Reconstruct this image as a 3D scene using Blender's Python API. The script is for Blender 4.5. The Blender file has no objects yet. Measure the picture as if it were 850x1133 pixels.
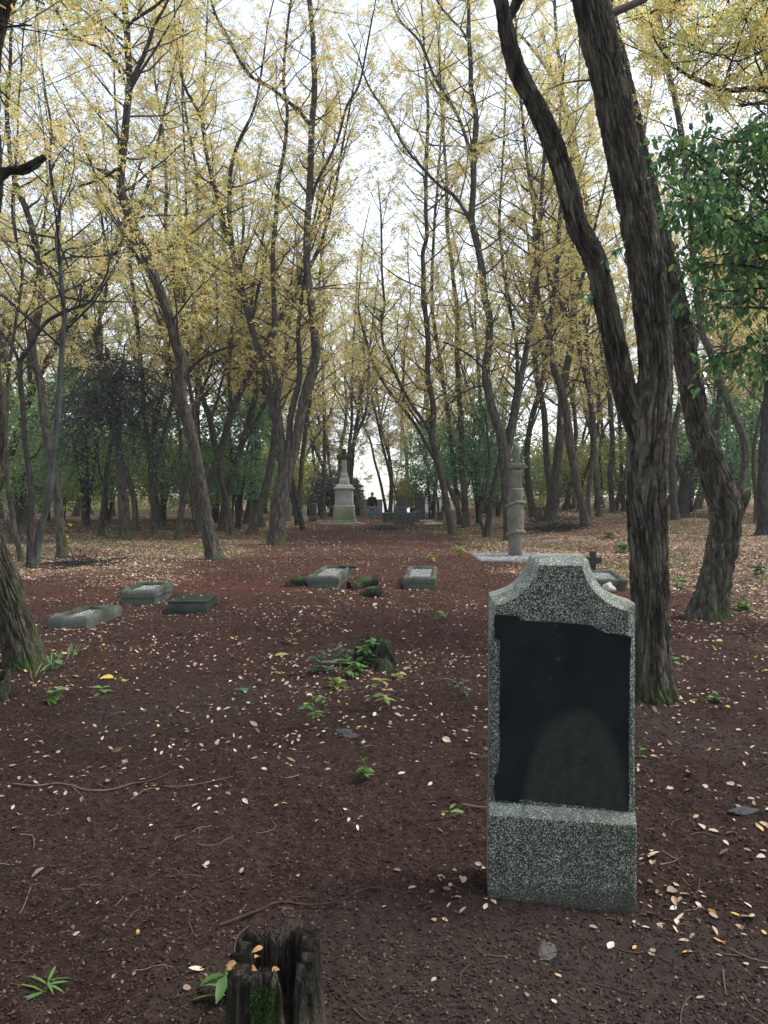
import bpy, bmesh, math, random
import numpy as np
from mathutils import Vector
R = math.radians
C = bpy.context.scene
col = C.collection

# ------------------------------------------------------------------ camera, sky, sun, exposure
F = 851.0                      # focal length in pixels of the 850x1133 photograph
PITCH = R(1.25)
EYE = 1.6
cam_d = bpy.data.cameras.new('camera'); cam = bpy.data.objects.new('camera', cam_d); col.objects.link(cam)
cam_d.sensor_fit = 'VERTICAL'; cam_d.sensor_height = 36.0; cam_d.lens = F / 1133.0 * 36.0
cam_d.clip_start = 0.05; cam_d.clip_end = 2000
cam.location = (0, 0, EYE); cam.rotation_euler = (math.pi / 2 - PITCH, 0, 0)
C.camera = cam
SUN_EL, SUN_AZ = R(58), R(84)          # azimuth from +Y towards +X
w = bpy.data.worlds.new('World'); C.world = w; w.use_nodes = True
nt = w.node_tree; bg = nt.nodes['Background']
sky = nt.nodes.new('ShaderNodeTexSky'); sky.sky_type = 'NISHITA'; sky.sun_disc = False
sky.sun_elevation = SUN_EL; sky.sun_rotation = SUN_AZ
sky.air_density = 1.0; sky.dust_density = 1.0; sky.ozone_density = 1.0
hs_ = nt.nodes.new('ShaderNodeHueSaturation'); hs_.inputs['Saturation'].default_value = 0.42
nt.links.new(sky.outputs[0], hs_.inputs['Color']); nt.links.new(hs_.outputs[0], bg.inputs[0])
bg.inputs[1].default_value = 0.15
sd = bpy.data.lights.new('sun', 'SUN'); sun = bpy.data.objects.new('sun', sd); col.objects.link(sun)
sd.energy = 1.5; sd.angle = R(20); sd.color = (1, .97, .92)
dv = Vector((math.sin(SUN_AZ) * math.cos(SUN_EL), math.cos(SUN_AZ) * math.cos(SUN_EL), math.sin(SUN_EL)))
sun.rotation_euler = dv.to_track_quat('Z', 'Y').to_euler(); sun.location = (0, 0, 30)
C.view_settings.view_transform = 'Standard'; C.view_settings.look = 'None'
C.view_settings.exposure = 1.36; C.view_settings.gamma = 1.0
C.render.engine = 'CYCLES'
C.cycles.max_bounces = 8; C.cycles.transparent_max_bounces = 4
C.cycles.use_denoising = True

# ------------------------------------------------------------------ numpy helpers
def sst(a, b, x):
    t = np.clip((np.asarray(x, float) - a) / (b - a), 0, 1); return t * t * (3 - 2 * t)
def vnoise(p):
    p = np.asarray(p, float); i = np.floor(p).astype(np.int64); f = p - i; u = f * f * (3 - 2 * f)
    def hsh(dx, dy, dz):
        n = ((i[..., 0] + dx) * 374761393 + (i[..., 1] + dy) * 668265263 + (i[..., 2] + dz) * 1440662683) & 0xffffffff
        n = ((n ^ (n >> 13)) * 1274126177) & 0xffffffff
        n = ((n ^ (n >> 16)) * 2246822519) & 0xffffffff
        return (n ^ (n >> 15)) / 2147483647.5 - 1
    ux, uy, uz = u[..., 0], u[..., 1], u[..., 2]
    a = hsh(0,0,0)*(1-ux)+hsh(1,0,0)*ux; b = hsh(0,1,0)*(1-ux)+hsh(1,1,0)*ux
    c = hsh(0,0,1)*(1-ux)+hsh(1,0,1)*ux; d = hsh(0,1,1)*(1-ux)+hsh(1,1,1)*ux
    return (a*(1-uy)+b*uy)*(1-uz) + (c*(1-uy)+d*uy)*uz
def fbm(p, o=3):
    s = 0; a = 1.0; q = np.asarray(p, float)
    for k in range(o): s = s + a * vnoise(q); q = q * 2.03 + 17.1; a *= .5
    return s
def xy0(x, y, z=0): return np.stack([np.asarray(x, float), np.asarray(y, float), np.zeros_like(np.asarray(x, float)) + z], -1)
def nrm(v): return v / np.maximum(np.linalg.norm(v, axis=-1, keepdims=True), 1e-9)

# ------------------------------------------------------------------ terrain
def hs(x, y):
    x = np.asarray(x, float); y = np.asarray(y, float)
    h = 0.6 * sst(2.5, 10, x) * sst(13, 36, y) + 0.25 * sst(-4, -12, x) * sst(15, 32, y)
    h = h - 9.0 * sst(70, 125, y) * sst(-22, -12, x) * sst(20, 11, x)          # the hill falls away beyond the end of the lane
    h = h + .10 * fbm(xy0(x * .55, y * .55, 6.1), 2) * sst(12, 18, y) * np.maximum(sst(2.0, 4.5, x), sst(-5.5, -8, x)) * sst(60, 45, y)
    return h + .035 * vnoise(xy0(x * .3, y * .3, 3.3)) * sst(2, 8, y)
def litter(x, y):
    """how thick the fallen leaves lie, 0..1"""
    x = np.asarray(x, float); y = np.asarray(y, float)
    n = fbm(xy0(x * .5, y * .5, 7), 3)
    left = sst(0, 1.6, (-3.3 - .02 * (y - 15)) - x + n * .9) * sst(12.5, 16.5, y + n * 1.2)
    right = sst(0, 1.4, x - (1.9 + .22 * np.clip(20 - y, 0, 30)) + n * .9) * sst(5.5, 9, y)
    lane = .15 * sst(14, 26, y)
    return np.clip(np.maximum(np.maximum(left, right), lane), 0, 1)
def hfull(x, y):
    x = np.asarray(x, float); y = np.asarray(y, float)
    k = 1 - .75 * sst(9, 22, y)
    q = xy0(x, y)
    f = .026 * fbm(q * 2.2 + 5, 2) + .015 * fbm(q * 8, 2) + .013 * (np.abs(vnoise(q * 15 + 3)) - .3) + .009 * vnoise(q * 34)
    smooth = sst(1.2, .3, np.hypot((x - .7) / 1.2, (y - 2.55) / .55))
    return hs(x, y) + f * k * (1 - .6 * smooth)

# pixels of the photograph -> places
CP, SP = math.cos(PITCH), math.sin(PITCH)
def ray(px, py):
    u = (px - 425.0) / F; v = (566.5 - py) / F
    return np.array([u, CP + v * SP, v * CP - SP])
def at(px, py, Y):
    d = ray(px, py); t = Y / d[1]; return np.array([d[0] * t, Y, EYE + d[2] * t])
def G(px, py):
    d = ray(px, py); t = 1.0
    while t < 160:
        q = d * t
        if EYE + q[2] < hs(q[0], q[1]): break
        t *= 1.01
    return q[0], q[1]

# ------------------------------------------------------------------ object helpers
class Acc:
    def __init__(s): s.V = []; s.F = []; s.n = 0
    def add(s, V, Fs):
        V = np.asarray(V, np.float32).reshape(-1, 3)
        for f in (Fs if isinstance(Fs, list) else [Fs]):
            f = np.asarray(f, np.int64)
            if len(f): s.F.append(f + s.n)
        s.V.append(V); s.n += len(V)
    def mesh(s, name, smooth=True, off=(0, 0, 0)):
        me = bpy.data.meshes.new(name)
        V = (np.concatenate(s.V) - np.asarray(off, np.float32)).astype(np.float32)
        me.vertices.add(len(V)); me.vertices.foreach_set('co', V.ravel())
        tot = sum(f.size for f in s.F); nf = sum(len(f) for f in s.F)
        me.loops.add(tot); me.polygons.add(nf)
        me.loops.foreach_set('vertex_index', np.concatenate([f.ravel() for f in s.F]).astype(np.int32))
        ls = []; o = 0
        for f in s.F:
            ls.append(o + np.arange(len(f)) * f.shape[1]); o += f.size
        me.polygons.foreach_set('loop_start', np.concatenate(ls).astype(np.int32))
        me.polygons.foreach_set('use_smooth', np.full(nf, smooth))
        me.update(calc_edges=True); me.validate()
        return me
    def build(s, name, mat, parent=None, smooth=True, off=(0, 0, 0)):
        o = bpy.data.objects.new(name, s.mesh(name, smooth, off)); col.objects.link(o)
        if mat: o.data.materials.append(mat)
        if parent: o.parent = parent
        return o
def tag(o, label, cat, group=None):
    o['label'] = label; o['category'] = cat
    if group: o['group'] = group
    return o
def thing(name, label, cat, loc=(0, 0, 0), rz=0, group=None):
    o = bpy.data.objects.new(name, None); col.objects.link(o); o.location = loc; o.rotation_euler = (0, 0, rz)
    o.empty_display_size = .1
    return tag(o, label, cat, group)
def dup(root, loc, rz=0, sc=1, label=None):
    r = root.copy(); col.objects.link(r); r.location = loc; r.rotation_euler = (0, 0, rz); r.scale = (sc,) * 3
    if label: r['label'] = label
    for ch in list(root.children):
        c = ch.copy(); col.objects.link(c); c.parent = r
    return r

def tube(P, Rr, k=8, disp=None, cap=True):
    P = np.asarray(P, float); Rr = np.asarray(Rr, float); n = len(P)
    T = nrm(np.gradient(P, axis=0))
    ref = np.array([1., 0, 0]) if abs(T[0][0]) < .8 else np.array([0, 1., 0])
    U = np.zeros_like(P)
    u = ref
    for i in range(n):
        u = u - T[i] * (u @ T[i]); u = u / np.linalg.norm(u); U[i] = u
    W = np.cross(T, U)
    th = np.linspace(0, 2 * np.pi, k, endpoint=False)
    N = np.cos(th)[None, :, None] * U[:, None] + np.sin(th)[None, :, None] * W[:, None]
    rr = np.repeat(Rr[:, None], k, 1)
    if disp is not None:
        s = np.concatenate([[0], np.cumsum(np.linalg.norm(np.diff(P, axis=0), axis=1))])
        rr = rr + disp(th[None, :], s[:, None], rr)
    V = (P[:, None] + N * rr[..., None]).reshape(-1, 3)
    i = np.arange(n - 1)[:, None] * k; j = np.arange(k)[None, :]; j2 = (j + 1) % k
    Q = np.stack([i + j, i + j2, i + k + j2, i + k + j], -1).reshape(-1, 4)
    Fs = [Q]
    if cap:
        V = np.concatenate([V, P[-1:] + T[-1:] * Rr[-1] * .4]); t = (n - 1) * k
        jj = np.arange(k); Fs.append(np.stack([t + jj, t + (jj + 1) % k, np.full(k, len(V) - 1)], -1))
    return V, Fs
def tubes(P, Rr, k=4):
    """many tubes at once; P (B,n,3), Rr (B,n)"""
    B, n, _ = P.shape
    T = nrm(np.gradient(P, axis=1)); ref = np.where(np.abs(T[..., 2:3]) > .85, np.array([1., 0, 0]), np.array([0, 0, 1.]))
    U = nrm(np.cross(T, ref)); W = np.cross(T, U)
    th = np.linspace(0, 2 * np.pi, k, endpoint=False)
    V = P[:, :, None] + (np.cos(th)[:, None] * U[:, :, None] + np.sin(th)[:, None] * W[:, :, None]) * Rr[:, :, None, None]
    b = np.arange(B)[:, None, None] * (n * k); i = np.arange(n - 1)[None, :, None] * k; j = np.arange(k)[None, None, :]; j2 = (j + 1) % k
    Q = np.stack([b + i + j, b + i + j2, b + i + k + j2, b + i + k + j], -1).reshape(-1, 4)
    return V.reshape(-1, 3), Q
def catmull(P, step):
    P = np.asarray(P, float)
    if len(P) < 3:
        n = max(2, int(np.linalg.norm((P[-1] - P[0])[:3]) / step) + 1)
        return P[0] + (P[-1] - P[0]) * np.linspace(0, 1, n)[:, None]
    Q = np.vstack([2 * P[0] - P[1], P, 2 * P[-1] - P[-2]]); out = []
    for i in range(1, len(Q) - 2):
        p0, p1, p2, p3 = Q[i - 1], Q[i], Q[i + 1], Q[i + 2]
        m = max(2, int(np.linalg.norm((p2 - p1)[:3]) / step))
        t = np.linspace(0, 1, m, endpoint=False)[:, None]
        out.append(.5 * (2 * p1 + (p2 - p0) * t + (2 * p0 - 5 * p1 + 4 * p2 - p3) * t ** 2 + (3 * p1 - p0 - 3 * p2 + p3) * t ** 3))
    return np.vstack(out + [P[-1:]])
def rndu(rng, n):
    return nrm(rng.normal(size=(n, 3)))
def rhombs(base, axis, wdir, L, W):
    q = np.stack([base, base + axis * L * .45 + wdir * W * .5, base + axis * L, base + axis * L * .45 - wdir * W * .5], -2).reshape(-1, 3)
    return q, np.arange(len(q)).reshape(-1, 4)
def ovals(base, axis, up, L, W, fold=.25, droop=.2):
    """folded, curved leaves of eight points; all arrays (n,3) / (n,1)"""
    L = np.asarray(L).reshape(-1, 1); W = np.asarray(W).reshape(-1, 1)
    side = nrm(np.cross(axis, up)); up = np.cross(side, axis)
    def pt(t, s, h): return base + axis * L * t + side * W * s + up * (h * W - droop * L * t * t)
    v = np.stack([pt(0, 0, 0), pt(.25, 0, 0), pt(.5, 0, 0), pt(.77, 0, 0), pt(1, 0, 0)] + [pt(t, sg * q, fold * q * 2) for sg in (1, -1) for t, q in ((.15, .33), (.42, .5), (.74, .36))], 1)
    n = len(v); f = np.array([[0,1,5],[1,6,5],[1,2,6],[2,7,6],[2,3,7],[3,4,7],[0,8,1],[1,8,9],[1,9,2],[2,9,10],[2,10,3],[3,10,4]])
    return v.reshape(-1, 3), (np.arange(n)[:, None, None] * 11 + f[None]).reshape(-1, 3)
def sprays(rng, P, D, size, m, L, W):
    """pinnate leaves: m leaflets along a rachis each"""
    n = len(P); D = nrm(D); side = nrm(np.cross(D, rndu(rng, n) * .7 + np.array([0, 0, 1.]))); up = np.cross(side, D)
    bs, ax, wd = [], [], []
    size = np.asarray(size).reshape(-1, 1) * np.ones((n, 1))
    for i in range(m):
        t = (i // 2 + 1) / ((m + 1) // 2); sg = 0 if (i == m - 1 and m % 2) else (1 if i % 2 else -1)
        a = nrm(D * (.35 if sg else 1) + side * sg * .9 + rng.normal(size=(n, 3)) * .22)
        bs.append(P + D * size * t - np.array([0, 0, .25]) * size * t * t); ax.append(a)
        wd.append(nrm(np.cross(a, up + rng.normal(size=(n, 3)) * .35)))
    b = np.concatenate(bs); s = rng.uniform(.75, 1.2, (len(b), 1))
    return rhombs(b, np.concatenate(ax), np.concatenate(wd), L * s, W * s)

# ------------------------------------------------------------------ materials
class M:
    def __init__(s, name, rough=.9, spec=.3):
        s.m = bpy.data.materials.new(name); s.m.use_nodes = True; s.t = s.m.node_tree
        s.b = s.t.nodes['Principled BSDF']; s.b.inputs['Roughness'].default_value = rough
        s.b.inputs['Specular IOR Level'].default_value = spec
        s.tc = None
    def n(s, ty, **kw):
        o = s.t.nodes.new(ty)
        for k, v in kw.items():
            if k in o.inputs.keys(): s.set(o.inputs[k], v)
            else: setattr(o, k, v)
        return o
    def set(s, sock, v):
        if isinstance(v, bpy.types.NodeSocket): s.t.links.new(v, sock)
        else: sock.default_value = v
    def co(s, scale=(1, 1, 1), space='Object'):
        if not s.tc: s.tc = s.n('ShaderNodeTexCoord')
        mp = s.n('ShaderNodeMapping'); s.t.links.new(s.tc.outputs[space], mp.inputs[0]); mp.inputs['Scale'].default_value = scale
        return mp.outputs[0]
    def noise(s, scale, detail=4, rough=.55, vec=None, dist=0.0):
        o = s.n('ShaderNodeTexNoise'); o.inputs['Scale'].default_value = scale; o.inputs['Detail'].default_value = detail
        o.inputs['Roughness'].default_value = rough; o.inputs['Distortion'].default_value = dist
        s.t.links.new(vec if vec is not None else s.co(), o.inputs['Vector']); return o.outputs['Fac']
    def ramp(s, fac, stops, interp='LINEAR'):
        o = s.n('ShaderNodeValToRGB'); s.t.links.new(fac, o.inputs[0]); cr = o.color_ramp; cr.interpolation = interp
        while len(cr.elements) < len(stops): cr.elements.new(.5)
        for e, (p, c) in zip(cr.elements, stops):
            e.position = p; e.color = (*c, 1) if len(c) == 3 else c
        return o.outputs[0]
    def mix(s, fac, a, b, mode='MIX'):
        o = s.n('ShaderNodeMix'); o.data_type = 'RGBA'; o.blend_type = mode
        s.set(o.inputs[0], fac)
        for k, v in ((6, a), (7, b)): s.set(o.inputs[k], (*v, 1) if isinstance(v, tuple) and len(v) == 3 else v)
        return o.outputs[2]
    def math(s, op, a, b=0.0, clamp=False):
        o = s.n('ShaderNodeMath'); o.operation = op; o.use_clamp = clamp; s.set(o.inputs[0], a); s.set(o.inputs[1], b); return o.outputs[0]
    def mr(s, v, a, b, c=0., d=1.):
        o = s.n('ShaderNodeMapRange'); s.set(o.inputs[0], v)
        for k, x in zip((1, 2, 3, 4), (a, b, c, d)): o.inputs[k].default_value = x
        return o.outputs[0]
    def xyz(s):
        o = s.n('ShaderNodeSeparateXYZ'); s.t.links.new(s.co(), o.inputs[0]); return o.outputs
    def color(s, c): s.set(s.b.inputs['Base Color'], (*c, 1) if isinstance(c, tuple) else c); return s
    def bump(s, h, strength=.5, dist=.02):
        o = s.n('ShaderNodeBump'); o.inputs['Strength'].default_value = strength; o.inputs['Distance'].default_value = dist
        s.t.links.new(h, o.inputs['Height']); s.t.links.new(o.outputs[0], s.b.inputs['Normal']); return s
    def island(s):
        return s.n('ShaderNodeNewGeometry').outputs['Random Per Island']

def m_ground():
    m = M('ground', .95, .15)
    v = m.co(); at_ = m.n('ShaderNodeAttribute', attribute_name='litter'); lit = at_.outputs['Fac']
    bare = m.n('ShaderNodeAttribute', attribute_name='bare').outputs['Fac']
    n1 = m.noise(1.3, 5); n2 = m.noise(26, 6, .7); n3 = m.noise(110, 4, .7)
    a = m.ramp(n2, [(.25, (.011, .0062, .0043)), (.5, (.034, .0182, .0128)), (.62, (.060, .0315, .0215)), (.8, (.10, .062, .043))])
    b = m.ramp(n3, [(.3, (.35, .32, .32)), (.6, (1, 1, 1)), (.8, (1.7, 1.5, 1.4))])
    mul = m.mix(.8, a, b, 'MULTIPLY')
    mul = m.mix(m.mr(n1, .4, .65, 0, .75), mul, m.mix(1.0, mul, (.70, .74, .72), 'MULTIPLY'))
    mul = m.mix(m.math('MULTIPLY', bare, .8), mul, m.mix(.5, (.036, .0265, .021), m.ramp(n2, [(.3, (.016, .0122, .0095)), (.7, (.058, .045, .036))])))
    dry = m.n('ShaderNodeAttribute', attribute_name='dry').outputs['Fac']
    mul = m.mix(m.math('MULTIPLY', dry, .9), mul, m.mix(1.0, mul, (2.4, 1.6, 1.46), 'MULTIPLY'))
    vo = m.n('ShaderNodeTexVoronoi'); vo.inputs['Scale'].default_value = 14; m.t.links.new(v, vo.inputs['Vector'])
    sp = m.n('ShaderNodeSeparateColor'); m.t.links.new(vo.outputs['Color'], sp.inputs[0])
    lc = m.ramp(sp.outputs[0], [(0, (.018, .011, .008)), (.3, (.07, .039, .024)), (.55, (.16, .094, .057)), (.78, (.28, .18, .112)), (1, (.46, .33, .22))])
    lc = m.mix(.35, lc, m.ramp(n2, [(.3, (.02, .012, .009)), (.7, (.2, .122, .08))]))
    fac = m.math('MULTIPLY', lit, m.math('MULTIPLY', m.mr(m.noise(7, 4), .3, .6, .35, 1.0), m.mr(m.noise(.9, 4), .38, .6, .35, 1.0)), True)
    m.color(m.mix(fac, mul, lc))
    return m.bump(m.math('ADD', n2, m.math('MULTIPLY', n3, .5)), .9, .02).m
def m_bark(name, dark=(.030, .025, .021), mid=(.075, .063, .052), light=(.16, .14, .118), moss=.5, mossh=1.0, scale=1.0):
    m = M(name, .9, .2)
    v = m.co((scale, scale, scale * .24)); v2 = m.co((scale, scale, scale * .5))
    n1 = m.noise(15, 6, .65, v, .6); n2 = m.noise(55, 4, .7, v2); n3 = m.noise(2.0, 3)
    c = m.ramp(n1, [(.34, dark), (.47, mid), (.62, light)])
    c = m.mix(.55, c, m.ramp(n2, [(.3, (.4, .4, .4)), (.65, (1.25, 1.2, 1.15))]), 'MULTIPLY')
    z = m.xyz()[2]
    mk = m.math('MULTIPLY', m.mr(z, mossh, 0., 0., 1.), m.mr(m.noise(3.2, 4), .42, .62))
    mk2 = m.math('MULTIPLY', m.mr(n3, .55, .75), .35)
    c = m.mix(m.math('MULTIPLY', m.math('MAXIMUM', mk, mk2), moss, True), c, m.ramp(m.noise(30, 4), [(.3, (.022, .04, .010)), (.7, (.075, .11, .03))]))
    m.color(c); return m.bump(m.math('ADD', n1, m.math('MULTIPLY', n2, .4)), 1.0, .06).m
def m_leaf(name, stops, trans=.5, rough=.55, patch=None):
    m = M(name, rough, .3); c = m.ramp(m.island(), stops)
    if patch:
        c = m.mix(m.mr(m.noise(patch[0], 2, .5, m.co((1, 1, 1), 'Object')), .42, .6, 0, patch[2]), c, m.ramp(m.island(), patch[1]))
    m.color(c)
    tr = m.n('ShaderNodeBsdfTranslucent'); m.set(tr.inputs[0], c)
    mx = m.n('ShaderNodeMixShader'); mx.inputs[0].default_value = trans
    m.t.links.new(m.b.outputs[0], mx.inputs[1]); m.t.links.new(tr.outputs[0], mx.inputs[2])
    m.t.links.new(mx.outputs[0], m.t.nodes['Material Output'].inputs[0]); return m.m
def m_stone(name, a, b, moss=(.035, .05, .02), mossamt=.5, sc=8.0, rough=.85, mlo=.45, mhi=.62):
    m = M(name, rough, .3)
    n1 = m.noise(sc, 6, .65); n2 = m.noise(sc * 12, 4, .7)
    c = m.ramp(n1, [(.3, a), (.7, b)]); c = m.mix(.5, c, m.ramp(n2, [(.3, (.55, .55, .55)), (.7, (1.2, 1.2, 1.2))]), 'MULTIPLY')
    c = m.mix(m.math('MULTIPLY', m.mr(m.noise(sc * .45, 5), mlo, mhi), mossamt, True), c, m.ramp(n2, [(.3, tuple(x * .6 for x in moss)), (.7, tuple(x * 1.5 for x in moss))]))
    m.color(c); return m.bump(n2, .5, .01).m
def m_granite(name='speckled_granite', lighter=1.0):
    m = M(name, .75, .35)
    vo = m.n('ShaderNodeTexVoronoi'); vo.inputs['Scale'].default_value = 300; m.t.links.new(m.co(), vo.inputs['Vector'])
    sp = m.n('ShaderNodeSeparateColor'); m.t.links.new(vo.outputs['Color'], sp.inputs[0])
    g = m.ramp(sp.outputs[0], [(0, (.005, .006, .006)), (.42, (.012, .0145, .014)), (.58, (.05, .055, .052)), (.8, (.19, .20, .19)), (1, (.48, .50, .485))], 'LINEAR')
    if lighter > 1: g = m.mix(1.0, m.mix(.45, g, (.16, .17, .165)), (lighter, lighter, lighter), 'MULTIPLY')  # evens and lifts the grain: sky brightness put into the colour
    g = m.mix(m.mr(m.noise(14, 5), .38, .66, 0, .55), g, m.mix(1.0, g, (.45, .52, .45), 'MULTIPLY'))
    x, y, z = m.xyz()
    grn = m.math('MULTIPLY', m.mr(m.noise(3.4, 5), .4, .62), m.math('MAXIMUM', m.mr(x, .0, .26, .3, .9), m.mr(z, .25, .0, 0., .9)))
    g = m.mix(m.math('MULTIPLY', grn, .75, True), g, m.mix(.35, (.022, .036, .018), g))
    g = m.mix(1.0, g, (1.02, 1.01, .87), 'MULTIPLY')
    g = m.mix(m.mr(m.noise(5, 5, .6, m.co((4, 4, .45))), .52, .72, 0, .5), g, m.mix(.25, (.018, .024, .016), g))
    g = m.mix(m.math('MULTIPLY', m.mr(m.math('ADD', z, m.math('MULTIPLY', m.noise(16, 5), .14)), .17, .07), .8, True), g, (.030, .026, .020))
    g = m.mix(m.mr(m.noise(26, 4, .6), .66, .72, 0, .55), g, (.16, .19, .13))
    m.color(g); return m.bump(sp.outputs[1], .25, .002).m
def m_plate():
    m = M('blackened_panel', .9, .08)
    x, y, z = m.xyz(); n = m.noise(7, 5)
    # weathered round stain in the lower right of the panel
    dx = m.math('DIVIDE', m.math('SUBTRACT', x, .058), .20); dz = m.math('DIVIDE', m.math('SUBTRACT', z, .40), .365)
    r = m.math('SQRT', m.math('ADD', m.math('MULTIPLY', dx, dx), m.math('MULTIPLY', dz, dz)))
    r = m.math('ADD', r, m.math('MULTIPLY', m.math('SUBTRACT', m.noise(6, 5), .5), .2))
    k = m.mr(r, 1.04, .90)
    base = m.ramp(n, [(.3, (.0055, .007, .0078)), (.7, (.012, .0148, .0158))])
    st = m.ramp(m.noise(24, 5, .7), [(.3, (.014, .0185, .0145)), (.6, (.023, .0295, .0225)), (.78, (.042, .05, .04))])
    c = m.mix(k, base, st)
    c = m.mix(m.mr(m.noise(38, 3), .68, .74, 0, .6), c, (.05, .06, .06))
    c = m.mix(m.mr(m.noise(5, 6, .75, m.co((2.5, 2.5, 34))), .60, .72, 0, .35), c, (.022, .026, .026))
    m.color(c); m.set(m.b.inputs['Roughness'], m.mr(k, 0, 1, .8, .95)); return m.bump(m.noise(60, 4), .3, .004).m
def m_flat(name, c, rough=.8, spec=.3, var=.3, sc=30):
    m = M(name, rough, spec); n = m.noise(sc, 4)
    m.color(m.ramp(n, [(.3, tuple(x * (1 - var) for x in c)), (.7, tuple(x * (1 + var) for x in c))])); return m.bump(n, .2, .01).m

MAT = {}
MAT['ground'] = m_ground()
MAT['bark_near'] = m_bark('furrowed_bark', (.017, .015, .0115), (.056, .048, .037), (.16, .14, .11), .9, .8)
MAT['bark_left'] = m_bark('mossy_furrowed_bark', (.016, .0145, .010), (.05, .044, .031), (.12, .104, .076), .9, 1.6)
MAT['bark'] = m_bark('robinia_bark', (.018, .015, .012), (.048, .041, .032), (.11, .094, .075), .6, .9)
MAT['bark_dark'] = m_bark('dark_wet_bark', (.013, .011, .010), (.029, .026, .023), (.065, .059, .053), .3, .5)
MAT['bark_blue'] = m_bark('smooth_grey_bark', (.03, .034, .034), (.05, .057, .057), (.08, .088, .086), .3, .6, .5)
MAT['twig'] = m_flat('twig_bark', (.045, .037, .031), .9, .2, .3, 8)
MAT['twig_dark'] = m_flat('dark_twig_bark', (.02, .018, .017), .9, .2, .3, 8)
MAT['leaf'] = m_leaf('yellowing_leaf', [(0, (.58, .40, .14)), (.3, (.80, .64, .25)), (.5, (.74, .65, .29)), (.68, (.52, .56, .22)), (.85, (.74, .47, .20)), (1, (.84, .60, .17))], .58,
                    patch=(.45, [(0, (.24, .34, .11)), (.4, (.40, .48, .16)), (.75, (.60, .56, .2)), (.9, (.72, .46, .15)), (1, (.70, .36, .12))], .85))
MAT['leaf_green'] = m_leaf('green_leaf', [(0, (.10, .20, .085)), (.4, (.17, .30, .115)), (.75, (.25, .38, .13)), (.93, (.36, .43, .14)), (1, (.56, .5, .16))], .55, .4)
MAT['leaf_bough'] = m_leaf('large_green_leaf', [(0, (.035, .105, .042)), (.35, (.075, .18, .065)), (.7, (.125, .25, .075)), (.92, (.21, .32, .09)), (1, (.38, .38, .09))], .55, .35)
MAT['leaf_teal'] = m_leaf('dark_green_leaf', [(0, (.055, .15, .08)), (.4, (.11, .25, .125)), (.8, (.17, .33, .14)), (1, (.3, .38, .13))], .55, .35)
MAT['leaf_lime'] = m_leaf('yellow_green_leaf', [(0, (.17, .24, .07)), (.4, (.27, .33, .09)), (.75, (.40, .40, .11)), (1, (.58, .48, .13))], .45, .5)
MAT['leaf_far'] = m_leaf('far_wood_leaf', [(0, (.20, .26, .09)), (.35, (.34, .38, .13)), (.65, (.50, .47, .17)), (.9, (.62, .50, .17)), (1, (.6, .38, .14))], .6, .6, patch=(.16, [(0, (.12, .2, .08)), (.6, (.22, .30, .11)), (1, (.34, .38, .14))], .9))
MAT['leaf_drab'] = m_leaf('drab_dark_leaf', [(0, (.03, .045, .04)), (.5, (.06, .085, .072)), (.85, (.095, .12, .09)), (.95, (.2, .18, .12)), (1, (.4, .34, .26))], .35, .5)
MAT['leaf_bright'] = m_leaf('fresh_seedling_leaf', [(0, (.06, .14, .03)), (.5, (.10, .22, .05)), (1, (.20, .30, .07))], .4, .45)
MAT['leaf_blue'] = m_leaf('bluish_ground_leaf', [(0, (.04, .10, .06)), (.6, (.07, .15, .09)), (1, (.16, .22, .12))], .35, .5)
MAT['fallen'] = m_leaf('fallen_leaf', [(0, (.09, .055, .036)), (.15, (.2, .12, .08)), (.35, (.33, .23, .155)), (.6, (.46, .35, .25)), (.82, (.58, .48, .37)), (.9, (.50, .26, .08)), (.96, (.55, .36, .08)), (1, (.62, .52, .42))], .15, .6)
MAT['yellow_leaf'] = m_leaf('yellow_fallen_leaf', [(0, (.55, .36, .04)), (1, (.6, .48, .08))], .2)
MAT['orange_leaf'] = m_leaf('orange_fallen_leaf', [(0, (.22, .10, .03)), (.5, (.36, .19, .07)), (1, (.44, .29, .14))], .2)
MAT['chips'] = m_leaf('mulch_shred', [(0, (.010, .006, .0045)), (.45, (.029, .0165, .012)), (.8, (.056, .031, .022)), (.95, (.09, .056, .04)), (1, (.20, .145, .10))], 0.02, .95)
MAT['granite'] = m_granite(); MAT['granite_skylit'] = m_granite('skylit_granite_edge', 1.35); MAT['plate'] = m_plate()
MAT['kerb'] = m_stone('mossy_kerb_concrete', (.042, .047, .037), (.125, .13, .108), (.016, .027, .009), .95, 3.5, .85, .42, .6)
MAT['kerb_green'] = m_stone('green_kerb_concrete', (.042, .047, .036), (.12, .124, .10), (.02, .034, .010), .95, 3.2, .85, .42, .58)
MAT['pillar'] = m_stone('weathered_sandstone', (.09, .082, .064), (.19, .175, .145), (.045, .052, .026), .6, 5)
MAT['pillar_moss'] = m_stone('mossy_sandstone', (.06, .062, .045), (.14, .145, .11), (.045, .062, .028), .8, 6); MAT['white_stone'] = m_stone('pale_limestone', (.36, .35, .32), (.55, .54, .50), (.12, .14, .07), .35, 2.5)
MAT['white_low'] = m_stone('algae_limestone', (.22, .23, .17), (.40, .40, .31), (.10, .14, .05), .8, 2.0, .85, .36, .6)
MAT['moss_stone'] = m_stone('mossy_dark_stone', (.025, .032, .024), (.075, .085, .062), (.03, .05, .018), .8, 4)
MAT['dark_stone'] = m_stone('dark_gravestone', (.05, .058, .055), (.115, .125, .118), (.035, .05, .025), .5, 3)
MAT['polished'] = m_stone('dark_polished_slab', (.010, .016, .013), (.028, .038, .031), (.03, .045, .022), .5, 5, .3)
MAT['slab'] = m_stone('pale_concrete_slab', (.17, .17, .163), (.28, .28, .268), (.10, .095, .07), .3, 4)
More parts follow.
